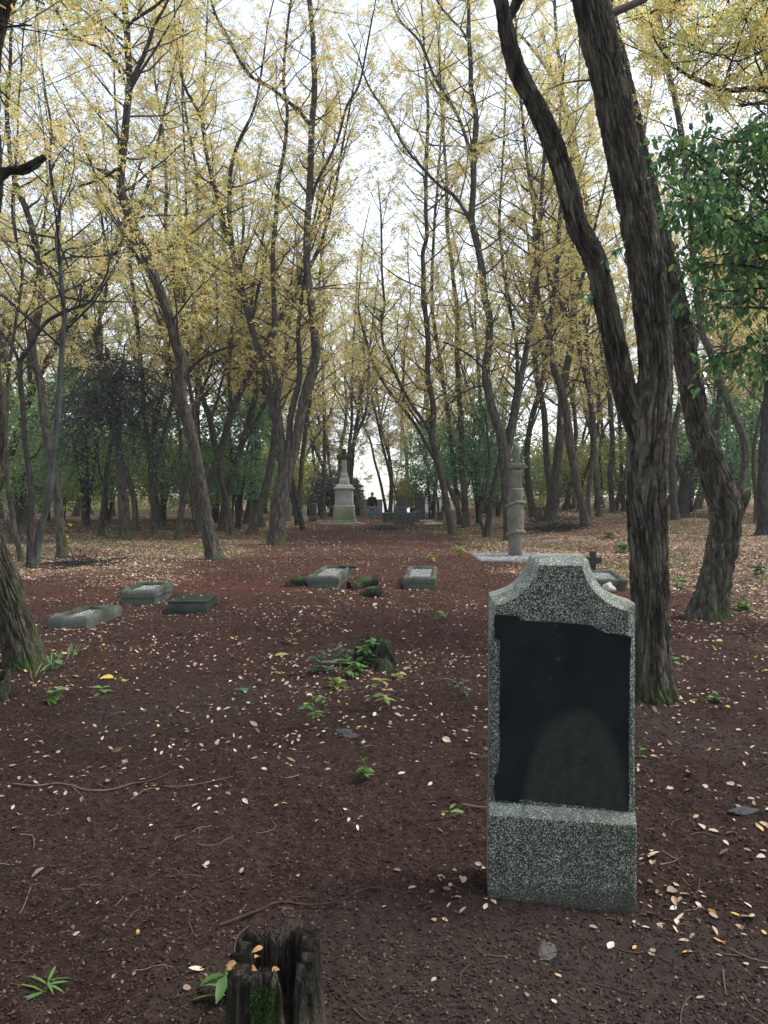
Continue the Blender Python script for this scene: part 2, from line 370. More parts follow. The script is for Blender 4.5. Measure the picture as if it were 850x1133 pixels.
MAT['gravel'] = m_leaf('pale_gravel', [(0, (.09, .09, .088)), (.5, (.22, .22, .215)), (1, (.40, .40, .39))], 0.01, .85)
MAT['pale_soil'] = m_stone('pale_clay_soil', (.05, .045, .04), (.11, .10, .09), (.03, .024, .02), .4, 12); MAT['black'] = m_flat('black_iron', (.012, .012, .013), .5, .4)
MAT['rot'] = m_bark('rotten_wood', (.006, .005, .004), (.018, .015, .012), (.085, .069, .052), .35, .3, 1.6); MAT['mossy_wood'] = m_bark('mossy_rotten_wood', (.006, .005, .004), (.017, .014, .010), (.06, .05, .037), .8, .9, 1.6)
MAT['moss'] = m_stone('bright_moss', (.008, .020, .003), (.030, .060, .009), (.018, .038, .006), .6, 22)
MAT['moss_blades'] = m_leaf('moss_blades', [(0, (.014, .04, .006)), (.5, (.035, .08, .012)), (1, (.08, .14, .025))], .3, .8)
MAT['pale_rock'] = m_stone('pale_stone', (.32, .31, .28), (.5, .49, .46), (.2, .2, .12), .3, 14)
MAT['blue_rock'] = m_stone('bluish_flat_stone', (.026, .028, .028), (.055, .060, .060), (.03, .035, .025), .4, 9)

# ------------------------------------------------------------------ ground sheet
def make_ground():
    ys = [-60, -30, -15, -8, -4, -2, -1, 0, .6, 1.1, 1.4]; y = 1.6
    while y < 260: ys.append(y); y += max(.015, .0062 * y) if y < 40 else .02 * y
    ys = np.array(ys + [300, 340]); u = np.linspace(-1, 1, 620)
    wd = 5 + 1.25 * np.abs(ys)
    X = wd[:, None] * (.45 * u + .55 * u ** 3)[None, :]; Y = np.repeat(ys[:, None], len(u), 1)
    Z = hfull(X, Y); a = Acc(); k = len(u)
    i = np.arange(len(ys) - 1)[:, None] * k; j = np.arange(k - 1)[None, :]
    a.add(np.stack([X, Y, Z], -1), np.stack([i + j, i + j + 1, i + k + j + 1, i + k + j], -1).reshape(-1, 4))
    o = a.build('ground', MAT['ground'])
    at1 = o.data.attributes.new('litter', 'FLOAT', 'POINT'); at1.data.foreach_set('value', litter(X, Y).astype(np.float32).ravel())
    n = fbm(xy0(X * 1.6, Y * 1.6, 2), 3)
    b = sst(.0, .6, 1.0 - np.hypot((X - .55) / 1.6, (Y - 2.45) / .75) + n * .25) + .55 * sst(.2, .8, fbm(xy0(X * .7, Y * .7, 9), 3)) * (1 - sst(8, 14, Y))
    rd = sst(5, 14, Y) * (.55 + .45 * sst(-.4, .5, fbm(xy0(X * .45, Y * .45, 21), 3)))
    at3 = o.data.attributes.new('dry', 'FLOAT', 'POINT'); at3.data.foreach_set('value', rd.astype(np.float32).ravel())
    at2 = o.data.attributes.new('bare', 'FLOAT', 'POINT'); at2.data.foreach_set('value', np.clip(b, 0, 1).astype(np.float32).ravel())
    o['kind'] = 'structure'
make_ground()

def scatter_leaves():
    rng = np.random.default_rng(11); xs, ys = [], []
    def put(n, x0, x1, y0, y1, f):
        x = rng.uniform(x0, x1, n); y = rng.uniform(y0, y1, n); k = rng.uniform(size=n) < f(x, y); xs.append(x[k]); ys.append(y[k])
    fan = lambda x, y: (np.abs(x) < .56 * y + .8)
    cl = lambda x, y: .35 + .65 * sst(-.25, .45, fbm(xy0(x * 1.1, y * 1.1, 4), 3))
    put(60000, -8, 8, 1.9, 12, lambda x, y: fan(x, y) * cl(x, y) ** 1.5 * (.12 + .20 * sst(3, 6.5, y) + .75 * litter(x, y)))
    put(300000, -15, 16, 12, 27, lambda x, y: fan(x, y) * cl(x, y) * (.05 + .95 * litter(x, y)))
    put(200000, -28, 30, 27, 50, lambda x, y: fan(x, y) * cl(x, y) * cl(x * .6 + 9, y * .6) * (.2 + .75 * litter(x, y)))
    for cx, cy, s, n in ((-.0, 7.0, .45, 90), (.25, 3.08, .10, 14), (1.08, 2.95, .14, 40), (-.3, 12.9, .35, 70), (2.5, 6.0, .5, 120), (-3.2, 7.0, .5, 90), (-.42, 2.45, .12, 14), (-3.75, 9.2, .25, 50), (-3.5, 10.9, .25, 50), (-2.7, 10.35, .2, 50), (-1.0, 12.8, .3, 90), (.6, 12.7, .25, 50), (2.2, 5.9, .25, 60), (4.3, 10.0, .5, 120), (-.25, 6.75, .3, 120), (.3, 3.0, .15, 10), (1.0, 3.2, .2, 40)):
        xs.append(rng.normal(cx, s, n)); ys.append(rng.normal(cy, s, n))
    ground_n = sum(len(q) for q in xs); tops = []
    for gx0, gx1, gy0, gy1, gz, n in ((-4.05, -3.55, 9.35, 10.2, .10, 12), (-3.75, -3.35, 11.1, 12.0, .20, 10), (-2.95, -2.46, 10.5, 11.2, .165, 9), (-1.25, -.7, 13.2, 14.8, .17, 16), (.4, .95, 13.1, 14.8, .17, 12), (3.6, 4.1, 13.1, 14.5, .16, 10)):
        xs.append(rng.uniform(gx0, gx1, n)); ys.append(rng.uniform(gy0, gy1, n)); tops.append(np.full(n, gz))
    x = np.concatenate(xs); y = np.concatenate(ys); n = len(x); lift = np.concatenate([np.zeros(ground_n)] + tops)
    far = 1 + sst(24, 45, y) * .9
    big = np.where(rng.uniform(size=n) < .10 + .25 * litter(x, y), rng.uniform(1.3, 2.1, n), 1.0)
    L = rng.uniform(.020, .042, n) * far * big; W = L * rng.uniform(.45, .62, n)
    az = rng.uniform(0, 2 * np.pi, n); tilt = rng.normal(0, .28, n)
    ax = np.stack([np.cos(az) * np.cos(tilt), np.sin(az) * np.cos(tilt), np.sin(tilt)], -1)
    up = nrm(np.array([0, 0, 1.]) + rng.normal(0, .3, (n, 3)))
    b = np.stack([x, y, np.where(lift > 0, hs(x, y) + lift, hfull(x, y)) + .005 + np.abs(np.sin(tilt)) * L * .4], -1) - ax * (L * .5)[:, None]
    k = y < 11; a = Acc(); a.add(*ovals(b[k], ax[k], up[k], L[k], W[k], .12, rng.uniform(-.2, .3, (k.sum(), 1))))
    k = ~k; a.add(*rhombs(b[k], ax[k], nrm(np.cross(ax[k], up[k])), L[k][:, None] * 1.1, W[k][:, None] * 1.25)); o = a.build('fallen_leaves', MAT['fallen'], smooth=False); o['kind'] = 'stuff'
    o['label'] = 'small pale dry leaves strewn over the dark soil'
    # shredded mulch and crumbs of soil
    n = 130000; y = 1.9 + 18 * rng.uniform(size=n) ** 1.9; x = rng.uniform(-1, 1, n) * (.54 * y + .6)
    L = rng.uniform(.004, .016, n) * (1 + .12 * y); W = L * rng.uniform(.3, .9, n); az = rng.uniform(0, 2 * np.pi, n); tilt = rng.normal(0, .4, n)
    ax = np.stack([np.cos(az) * np.cos(tilt), np.sin(az) * np.cos(tilt), np.sin(tilt)], -1)
    b = np.stack([x, y, hfull(x, y) + .003], -1); up = nrm(np.array([0, 0, 1.]) + rng.normal(0, .4, (n, 3))); sd_ = nrm(np.cross(ax, up)); up = np.cross(sd_, ax)
    v = np.stack([b - ax * L[:, None] * .5, b + sd_ * W[:, None] * .5, b + ax * L[:, None] * .5, b - sd_ * W[:, None] * .5, b + up * W[:, None] * .45], 1).reshape(-1, 3)
    f = (np.arange(n)[:, None, None] * 5 + np.array([[0,3,4],[3,2,4],[2,1,4],[1,0,4]])[None]).reshape(-1, 3)
    a = Acc(); a.add(v, f); o = a.build('mulch_shreds', MAT['chips'], smooth=False); o['kind'] = 'stuff'
    o['label'] = 'reddish brown crumbs and shreds of mulch on the soil'
scatter_leaves()
def twig_litter():
    rng = np.random.default_rng(13); n = 1500; y = 2.0 + 26 * rng.uniform(size=n) ** 1.3; x = rng.uniform(-1, 1, n) * (.55 * y + .7); az = rng.uniform(0, 6.28, n); L = rng.uniform(.03, .16, n) * (1 + .03 * y); t = np.linspace(-.5, .5, 5)
    bend = rng.normal(0, .15, n)
    X = x[:, None] + np.cos(az)[:, None] * L[:, None] * t - np.sin(az)[:, None] * (bend * L)[:, None] * t ** 2 * 4; Y = y[:, None] + np.sin(az)[:, None] * L[:, None] * t + np.cos(az)[:, None] * (bend * L)[:, None] * t ** 2 * 4
    P = np.stack([X, Y, hfull(X, Y) + .004], -1); a = Acc(); a.add(*tubes(P, np.repeat(rng.uniform(.0011, .0028, n)[:, None], 5, 1), 4)); o = a.build('twig_litter', MAT['twig_straw']); o['kind'] = 'stuff'; o['label'] = 'thin broken twigs and leaf stalks lying everywhere on the soil'
    # patches of low weeds in the leaf litter
    n = 60000; x = rng.uniform(-16, 18, n); y = rng.uniform(11, 42, n); p = fbm(xy0(x * .45, y * .45, 33), 3); k = (p > .35) & (litter(x, y) > .5) & (np.abs(x) < .56 * y + 1); x, y = x[k], y[k]; n = len(x); print('weeds', n)
    d = rndu(rng, n); d[:, 2] = np.abs(d[:, 2]) * .6; d = nrm(d); b = np.stack([x, y, hs(x, y) + rng.uniform(0, .12, n)], -1); L = rng.uniform(.05, .11, (n, 1)); a = Acc(); a.add(*rhombs(b, d, nrm(np.cross(d, rndu(rng, n) * .5 + np.array([0, 0, 1.]))), L, L * .55)); o = a.build('ground_weeds', MAT['leaf_weed'], smooth=False); o['kind'] = 'stuff'; o['label'] = 'patches of low yellow-green weeds in the leaf litter'
MAT['twig_straw'] = m_leaf('straw_and_twigs', [(0, (.02, .014, .010)), (.5, (.06, .04, .027)), (.85, (.13, .09, .06)), (1, (.26, .2, .13))], .01, .9)
MAT['leaf_weed'] = m_leaf('low_weed_leaf', [(0, (.05, .08, .025)), (.5, (.10, .15, .045)), (.85, (.19, .22, .07)), (1, (.34, .30, .11))], .4, .6)
twig_litter()

# ------------------------------------------------------------------ trees
def bark_disp(amp, fr, seed=0.0, twist=.6):
    def f(th, s, rr):
        a = th + twist * s + .22 * vnoise(np.stack([np.cos(th) * 1.5 + 0 * s, np.sin(th) * 1.5 + 0 * s, s * 2.2 + seed + 0 * th], -1))
        q = np.stack([np.cos(a) * fr, np.sin(a) * fr, s * fr * .85 + seed + 0 * a], -1)
        g1 = np.clip(np.abs(vnoise(q)) * 3.2, 0, 1); g2 = np.clip(np.abs(vnoise(q * np.array([1.7, 1.7, 2.4]) + 9.7)) * 3.0, 0, 1)
        fine = vnoise(q * np.array([4.5, 4.5, 7.]) + 4.1); crack = vnoise(q * np.array([2.2, 2.2, 9.]) + 31)
        lump = vnoise(np.stack([np.cos(th) * 1.1 + 0 * s, np.sin(th) * 1.1 + 0 * s, s * 1.6 + seed * 2 + 0 * th], -1))
        return amp * ((g1 - .75) * 1.25 + (g2 - .7) * .65 + fine * .22 + .2 * crack) + rr * .09 * lump
    return f

def grow(rng, stems, start, bspace=.42, blen=(1.2, 2.8), rise=(.15, .9), leafgap=.13, m=7, L=.065, W=.03, size=.17, dens=1.0, tmin=0.02, droop=0.0):
    """thin branches, twigs and leaf sprays along the upper parts of stems; returns two Acc"""
    ba, la = Acc(), Acc(); BP, BR = [], []; TP, TR = [], []; SP_, SD_ = [], []
    for P, Rr, top in stems:
        s = np.concatenate([[0], np.cumsum(np.linalg.norm(np.diff(P, axis=0), axis=1))]); tot = s[-1]
        d = rng.uniform(0, bspace)
        az = rng.uniform(0, 6.28)
        while d < tot:
            i = min(int(np.searchsorted(s, d)), len(P) - 1); z = P[i][2]
            d += bspace * rng.uniform(.5, 1.5)
            if z < start * rng.uniform(.85, 1.25): continue
            az += 2.4 + rng.normal(0, .5); f = d / tot
            el = rng.uniform(*rise); Lb = rng.uniform(*blen) * (1.0 - .45 * f if top else 1)
            dr = np.array([math.cos(az) * math.cos(el), math.sin(az) * math.cos(el), math.sin(el)])
            n = 7; pts = [P[i]]
            for k in range(n - 1):
                dr = nrm(dr + rng.normal(0, .13, 3) + np.array([0, 0, .07 - droop])); pts.append(pts[-1] + dr * Lb / (n - 1))
            pts = np.array(pts); r0 = min(Rr[i] * .55, .007 + .010 * Lb)
            BP.append(pts); BR.append(np.linspace(r0, .003, n))
            nt_ = max(2, int(Lb / .28))
            for q in range(nt_):
                t = rng.uniform(.12, 1.0) ** .6; jf = t * (n - 1); j = min(int(jf), n - 2)
                b = pts[j] + (pts[j + 1] - pts[j]) * (jf - j); bd = nrm(pts[j + 1] - pts[j])
                td = nrm(bd * .7 + rndu(rng, 1)[0] * .9 + np.array([0, 0, .15 - droop])); Lt = rng.uniform(.35, .95)
                tp = [b]
                for k in range(3): td = nrm(td + rng.normal(0, .2, 3) - np.array([0, 0, droop])); tp.append(tp[-1] + td * Lt / 3)
                tp = np.array(tp); TP.append(tp); TR.append(np.array([.0055, .0045, .0035, .002]))
                ns = rng.poisson(Lt / leafgap * dens)
                if ns:
                    t2 = rng.uniform(.1, 1, ns) * 3; j2 = np.minimum(t2.astype(int), 2); fr_ = (t2 - j2)[:, None]
                    SP_.append(tp[j2] * (1 - fr_) + tp[j2 + 1] * fr_); dd = rndu(rng, ns) * .9 + td * .4; dd[:, 2] = dd[:, 2] * .5 - .22; SD_.append(dd)
    if BP: ba.add(*tubes(np.array(BP), np.array(BR), 5))
    if TP: ba.add(*tubes(np.array(TP), np.array(TR), 3))
    if SP_:
        p = np.concatenate(SP_); dd = np.concatenate(SD_)
        la.add(*sprays(rng, p, dd, size * rng.uniform(.7, 1.2, len(p)), m, L, W))
    return ba, la

RG = 'robinia trees of the wood'
def tree(label, stems, base=None, wk=1.0, name='robinia_tree', a=0.0, seed=1, H=18, mat='bark', twig='twig', leaf='leaf', start=4.0, k=14, step=.22, disp=None, flare=.45,
         group=RG, crown=None, depth=None, ext=True, wiggle=.02, cat='tree'):
    rng = np.random.default_rng(seed); near = mat in ('bark_near', 'bark_left')
    b = base or stems[0][0][:2]
    bx, by = G(*b) if depth is None else (at(b[0], b[1], depth)[0], depth)
    if base is not None: pass
    bz = float(hs(bx, by)); root = thing(name, label, cat, (bx, by, bz), 0, group)
    O = np.array([bx, by, bz]); grown = []
    for si, st in enumerate(stems):
        pts, rad = [], []; bb = rng.uniform(-.05, .05) if si else 0.0
        z_first = None
        for (px, py, wd) in st:
            z0 = max(0., at(px, py, by)[2] - bz)
            if z_first is None: z_first = z0
            Y = by + a * z0 ** 1.15 * .12 + bb * max(0, z0 - z_first)
            q = at(px, py, Y); pts.append(q - O); rad.append(wd * .5 * Y / F * (.85 if near else .77) * wk)
        pts = np.array(pts); rad = np.array(rad)
        if si == 0: pts = np.vstack([[pts[0][0] - (pts[1] - pts[0])[0] * .1, pts[0][1], -.25], pts]) if pts[0][2] > -.2 else pts; rad = np.concatenate([[rad[0]], rad]) if len(rad) < len(pts) else rad
        top = False
        if ext and st[-1][1] < 70:
            zl = pts[-1][2]; Ht = H * rng.uniform(.9, 1.08)
            if zl < Ht:
                dr = nrm(pts[-1] - pts[-2]); r = rad[-1]; n = max(2, int((Ht - zl) / 1.3)); p = pts[-1]
                for q in range(n):
                    dr = nrm(dr + np.array([0, 0, .18]) + rng.normal(0, .10, 3)); p = p + dr * (Ht - zl) / n
                    pts = np.vstack([pts, p]); rad = np.append(rad, max(.012, r * (1 - (q + 1) / (n + .6))))
                top = True
        else:
            rad[-1] = min(rad[-1], max(.012, rad[-1] * .6))
        PR = catmull(np.hstack([pts, rad[:, None]]), step); P = PR[:, :3]; Rr = np.maximum(PR[:, 3], .008)
        if wiggle:
            s = np.arange(len(P))[:, None] * step
            P = P + wiggle * np.hstack([vnoise(np.hstack([s * 1.1, s * 0 + seed, s * 0 + si])) [:, None], vnoise(np.hstack([s * 1.1, s * 0 + seed + 9.5, s * 0 + si]))[:, None], s * 0]) * np.clip(s, 0, 1)
        if si == 0 and flare: Rr = Rr * (1 + flare * np.exp(-np.maximum(P[:, 2], 0) / .22))
        ac = Acc(); ac.add(*tube(P, Rr, k if si == 0 or disp else max(6, k - 4), disp))
        ac.build('trunk' if si == 0 else 'limb', MAT[mat], root)
        grown.append((P, Rr, top))
    kw = dict(dict(bspace=.30, blen=(1.4, 3.8), dens=.98, L=.076, W=.035, size=.22, m=7), **(crown or {})); st_ = kw.pop('start', start)
    ba, la = grow(rng, grown, st_, **kw)
    if ba.n: ba.build('branches', MAT[twig], root)
    if la.n: la.build('crown', MAT[leaf], root, smooth=False)
    return root

NEAR = dict(m=11, L=.05, W=.023, size=.2, leafgap=.12, dens=1.5)
# --- big forked tree behind the gravestone
A = tree('big forked tree rising directly behind the right side of the tall gravestone', [
    [(723, 775, 50), (720, 745, 46), (718, 650, 44), (717, 560, 46), (718, 500, 50), (721, 455, 48), (725, 410, 41), (722, 350, 41), (716, 290, 42), (704, 230, 42), (690, 170, 42), (675, 100, 40), (661, 40, 40), (652, 0, 40), (640, -60, 38), (620, -150, 34), (600, -270, 28)],
    [(713, 500, 22), (706, 475, 27), (693, 440, 27), (682, 386, 26), (672, 341, 25), (661, 294, 24), (647, 263, 24), (641, 254, 24), (628, 205, 23), (614, 160, 22), (595, 118, 21), (574, 78, 20), (562, 35, 17), (557, 10, 14), (548, -25, 11), (535, -80, 9)],
    [(562, 20, 9), (572, 2, 8), (580, -25, 7)]],
    mat='bark_near', k=230, step=.025, disp=bark_disp(.024, 5.0, 1.7, .25), flare=.18, H=11.5, start=5.2, seed=3, a=-.3, crown=dict(NEAR, bspace=.7), wiggle=.01)
B = tree('leaning tree with a broken knee stub right of the big forked tree', [
    [(783, 684, 50), (789, 655, 44), (797, 620, 42), (802, 585, 44), (803, 562, 46), (795, 540, 42), (782, 500, 38), (772, 460, 35), (762, 410, 34), (750, 350, 34), (738, 300, 33), (725, 250, 31), (714, 205, 30), (702, 155, 29), (686, 80, 27), (672, 20, 25), (660, -60, 22), (650, -160, 18)],
    [(803, 585, 30), (814, 565, 22), (824, 551, 14), (829, 544, 9)]],
    wk=.86, mat='bark_near', k=190, step=.035, disp=bark_disp(.028, 4.8, 5.1, .9), flare=.3, H=13, start=6.5, seed=5, a=.6, crown=dict(NEAR, bspace=.8), wiggle=.01)
Ct = tree('mossy leaning trunk at the left edge of the clearing', [
    [(30, 738, 44), (19, 695, 41), (3, 640, 38), (-12, 598, 34), (-17, 560, 32), (-13, 520, 34), (-9, 470, 34), (-13, 400, 26), (-16, 320, 22), (-13, 250, 20), (-9, 200, 22), (-12, 120, 18), (-8, 60, 16), (4, 10, 12), (12, -40, 10), (6, -160, 8)],
    [(-8, 205, 13), (8, 190, 10), (22, 189, 9), (38, 182, 8), (50, 173, 6)],
    [(2, 20, 8), (18, -5, 6), (36, -40, 4)]],
    mat='bark_left', k=180, step=.03, disp=bark_disp(.024, 4.8, 8.3, .5), flare=.2, H=11, start=5.0, seed=8, a=-.2, crown=dict(NEAR, bspace=.6), wiggle=.01)
# --- middle distance, traced
D = tree('dark S-curved tree at the left side of the bare lane', [
    [(238, 620, 24), (231, 590, 20), (224, 550, 19), (217, 510, 18), (208, 470, 17), (200, 440, 17), (200, 420, 17), (203, 400, 16), (195, 380, 15), (185, 345, 14.5), (170, 305, 14), (157, 270, 13.5), (147, 245, 13), (137, 220, 12), (133, 200, 11), (138, 150, 10), (143, 100, 9.5), (141, 50, 8.5), (139, 0, 8), (141, -60, 7), (138, -130, 5)],
    [(144, 95, 6), (150, 80, 6), (158, 64, 5.5), (166, 44, 5), (170, 32, 4)],
    [(137, 88, 4), (128, 70, 4), (118, 58, 4), (100, 48, 3.6), (78, 37, 3.4), (66, 20, 3), (56, 0, 2.6), (48, -30, 2)],
    [(140, 27, 3.6), (155, 18, 3.4), (178, 2, 3), (195, -20, 2.4)], [(137, 26, 3.6), (125, 14, 3.2), (110, -2, 2.8), (100, -20, 2)],
    [(209, 412, 4), (218, 401, 3.4), (232, 392, 3), (248, 386, 2.6), (263, 382, 2)],
    [(130, 186, 3.2), (118, 195, 2.8), (102, 202, 2.4), (88, 206, 1.8)]],
    wk=.95, k=72, step=.07, disp=bark_disp(.022, 4.6, 2.2, .2), H=17, start=4.6, seed=12, a=.4, flare=.3)
E = tree('many-stemmed tree with two heavy curved limbs left of the cross monument', [
    [(306, 603, 27), (307, 575, 26), (312, 545, 26), (319, 515, 21), (326, 495, 16), (333, 460, 16), (340, 430, 16), (348, 403, 15), (350, 385, 14), (345, 340, 12.5), (341, 310, 11.5), (340, 260, 11), (343, 205, 10), (345, 140, 9.5), (348, 100, 9), (347, 50, 8), (343, 0, 7), (340, -60, 6)],
    [(314, 525, 17), (311, 490, 13), (304, 460, 12), (295, 420, 11), (285, 385, 10.5), (277, 355, 10), (269, 325, 9.5), (261, 295, 9), (256, 272, 9), (250, 255, 7), (242, 225, 6.5), (235, 195, 6), (228, 165, 5.5), (222, 130, 5), (206, 100, 4), (200, 80, 3.4), (196, 40, 2.6)],
    [(257, 275, 8), (255, 250, 7), (254, 205, 6.5), (258, 175, 5.5), (266, 152, 5), (278, 128, 4), (286, 100, 3.2), (292, 60, 2.4)],
    [(313, 500, 11), (310, 470, 9.5), (306, 425, 8.5), (303, 390, 8), (303, 340, 7.5), (302, 300, 7), (304, 260, 6.8), (306, 230, 6.4), (309, 200, 6), (315, 168, 5.4), (318, 130, 5), (314, 100, 4.4), (314, 70, 4), (322, 0, 3.2), (325, -50, 2)],
    [(319, 500, 11), (321, 470, 10), (325, 445, 9.5), (331, 416, 8.5), (330, 369, 7), (334, 334, 6), (338, 300, 4.5)],
    [(344, 139, 6), (330, 122, 5.6), (310, 105, 5.4), (300, 97, 5.2), (286, 90, 5), (273, 80, 4.8), (258, 55, 4.4), (245, 30, 4), (233, 0, 3.4), (224, -40, 2.6)],
    [(342, 235, 4.4), (350, 205, 4.2), (362, 180, 3.8), (373, 155, 3.6), (384, 118, 3.2), (397, 95, 3), (405, 60, 2.4), (412, 20, 1.8)],
    [(305, 300, 3), (297, 280, 2.8), (288, 265, 2.4), (280, 252, 2)], [(278, 360, 5), (283, 335, 4.4), (289, 305, 3.6), (296, 280, 2.8)]],
    wk=.88, k=40, step=.09, disp=bark_disp(.016, 3.8, 4.4, .3), H=19, start=4.4, seed=14, a=.3, flare=.2, crown=dict(bspace=.4))
Hh = tree('Y-forked tree standing behind the carved stone pillar', [
    [(566, 598, 19), (563, 560, 18), (560, 525, 17), (557, 495, 16), (552, 475, 12.5), (547, 463, 12), (541, 437, 11.5), (538, 409, 11.5), (541, 381, 11), (541, 350, 10.5), (536, 329, 10), (533, 296, 9.5), (528, 270, 9.2), (522, 245, 9), (524, 212, 8.6), (525, 165, 8), (527, 129, 7.4), (522, 99, 6.8), (521, 70, 6.4), (519, 45, 5.8), (519, 14, 5), (517, -30, 4)],
    [(559, 505, 10), (565, 485, 9.6), (572, 445, 9), (579, 405, 8.4), (586, 358, 7.8), (588, 327, 7.2), (589, 299, 6.8), (595, 268, 6), (598, 240, 5.6), (601, 188, 4.6), (603, 155, 3.6), (605, 110, 2.6)],
    [(523, 188, 5.2), (519, 165, 5), (513, 145, 4.8), (504, 124, 4.5), (491, 103, 4.2), (479, 82, 3.8), (465, 47, 3.2), (443, 23, 2.8), (433, 0, 2.4), (428, -30, 2)],
    [(521, 246, 4.6), (512, 230, 4.4), (502, 216, 4.2), (488, 207, 4), (469, 188, 3.6), (450, 165, 3.3), (439, 146, 3.1), (425, 122, 2.8), (405, 89, 2.4), (396, 60, 1.8)],
    [(519, 48, 3.4), (510, 32, 3), (498, 20, 2.6), (484, 2, 2.2), (476, -20, 1.6)],
    [(538, 412, 3), (528, 400, 2.8), (515, 390, 2.5), (500, 382, 2.2), (490, 378, 1.6)], [(541, 428, 2.6), (528, 428, 2.4), (510, 436, 2.2), (495, 450, 2), (485, 465, 1.6)]],
    k=28, step=.1, disp=bark_disp(.016, 3.8, 6.1, .3), H=20, start=4.8, seed=17, a=.3, flare=.3)
I1 = tree('thin dark tree leaning left at the right edge of the lane near the headstones', [
    [(501, 592, 10.5), (495, 563, 9.5), (489, 531, 9.5), (482, 503, 9.5), (478, 483, 9), (480, 459, 8.4), (478, 440, 8.2), (473, 416, 8), (474, 386, 7.8), (472, 358, 7.4), (469, 329, 7), (469, 299, 6.6), (468, 280, 6.2), (472, 259, 6), (471, 225, 5.6), (471, 200, 5.2), (473, 160, 4.8), (474, 118, 4.2), (471, 78, 3.8), (469, 40, 3.2), (466, 0, 2.6), (466, -40, 2)],
    [(477, 482, 6), (472, 471, 5.4), (458, 452, 5), (444, 428, 4.6), (432, 402, 4.3), (424, 378, 4), (422, 355, 3.7), (425, 339, 3.5), (424, 315, 3.2), (422, 287, 3), (422, 264, 2.8), (421, 235, 2.4), (418, 200, 2)],
    [(422, 356, 2.4), (412, 348, 2.2), (402, 335, 1.8)]],
    k=16, step=.12, H=19, start=4.6, seed=19, a=.2, crown=dict(bspace=.4))
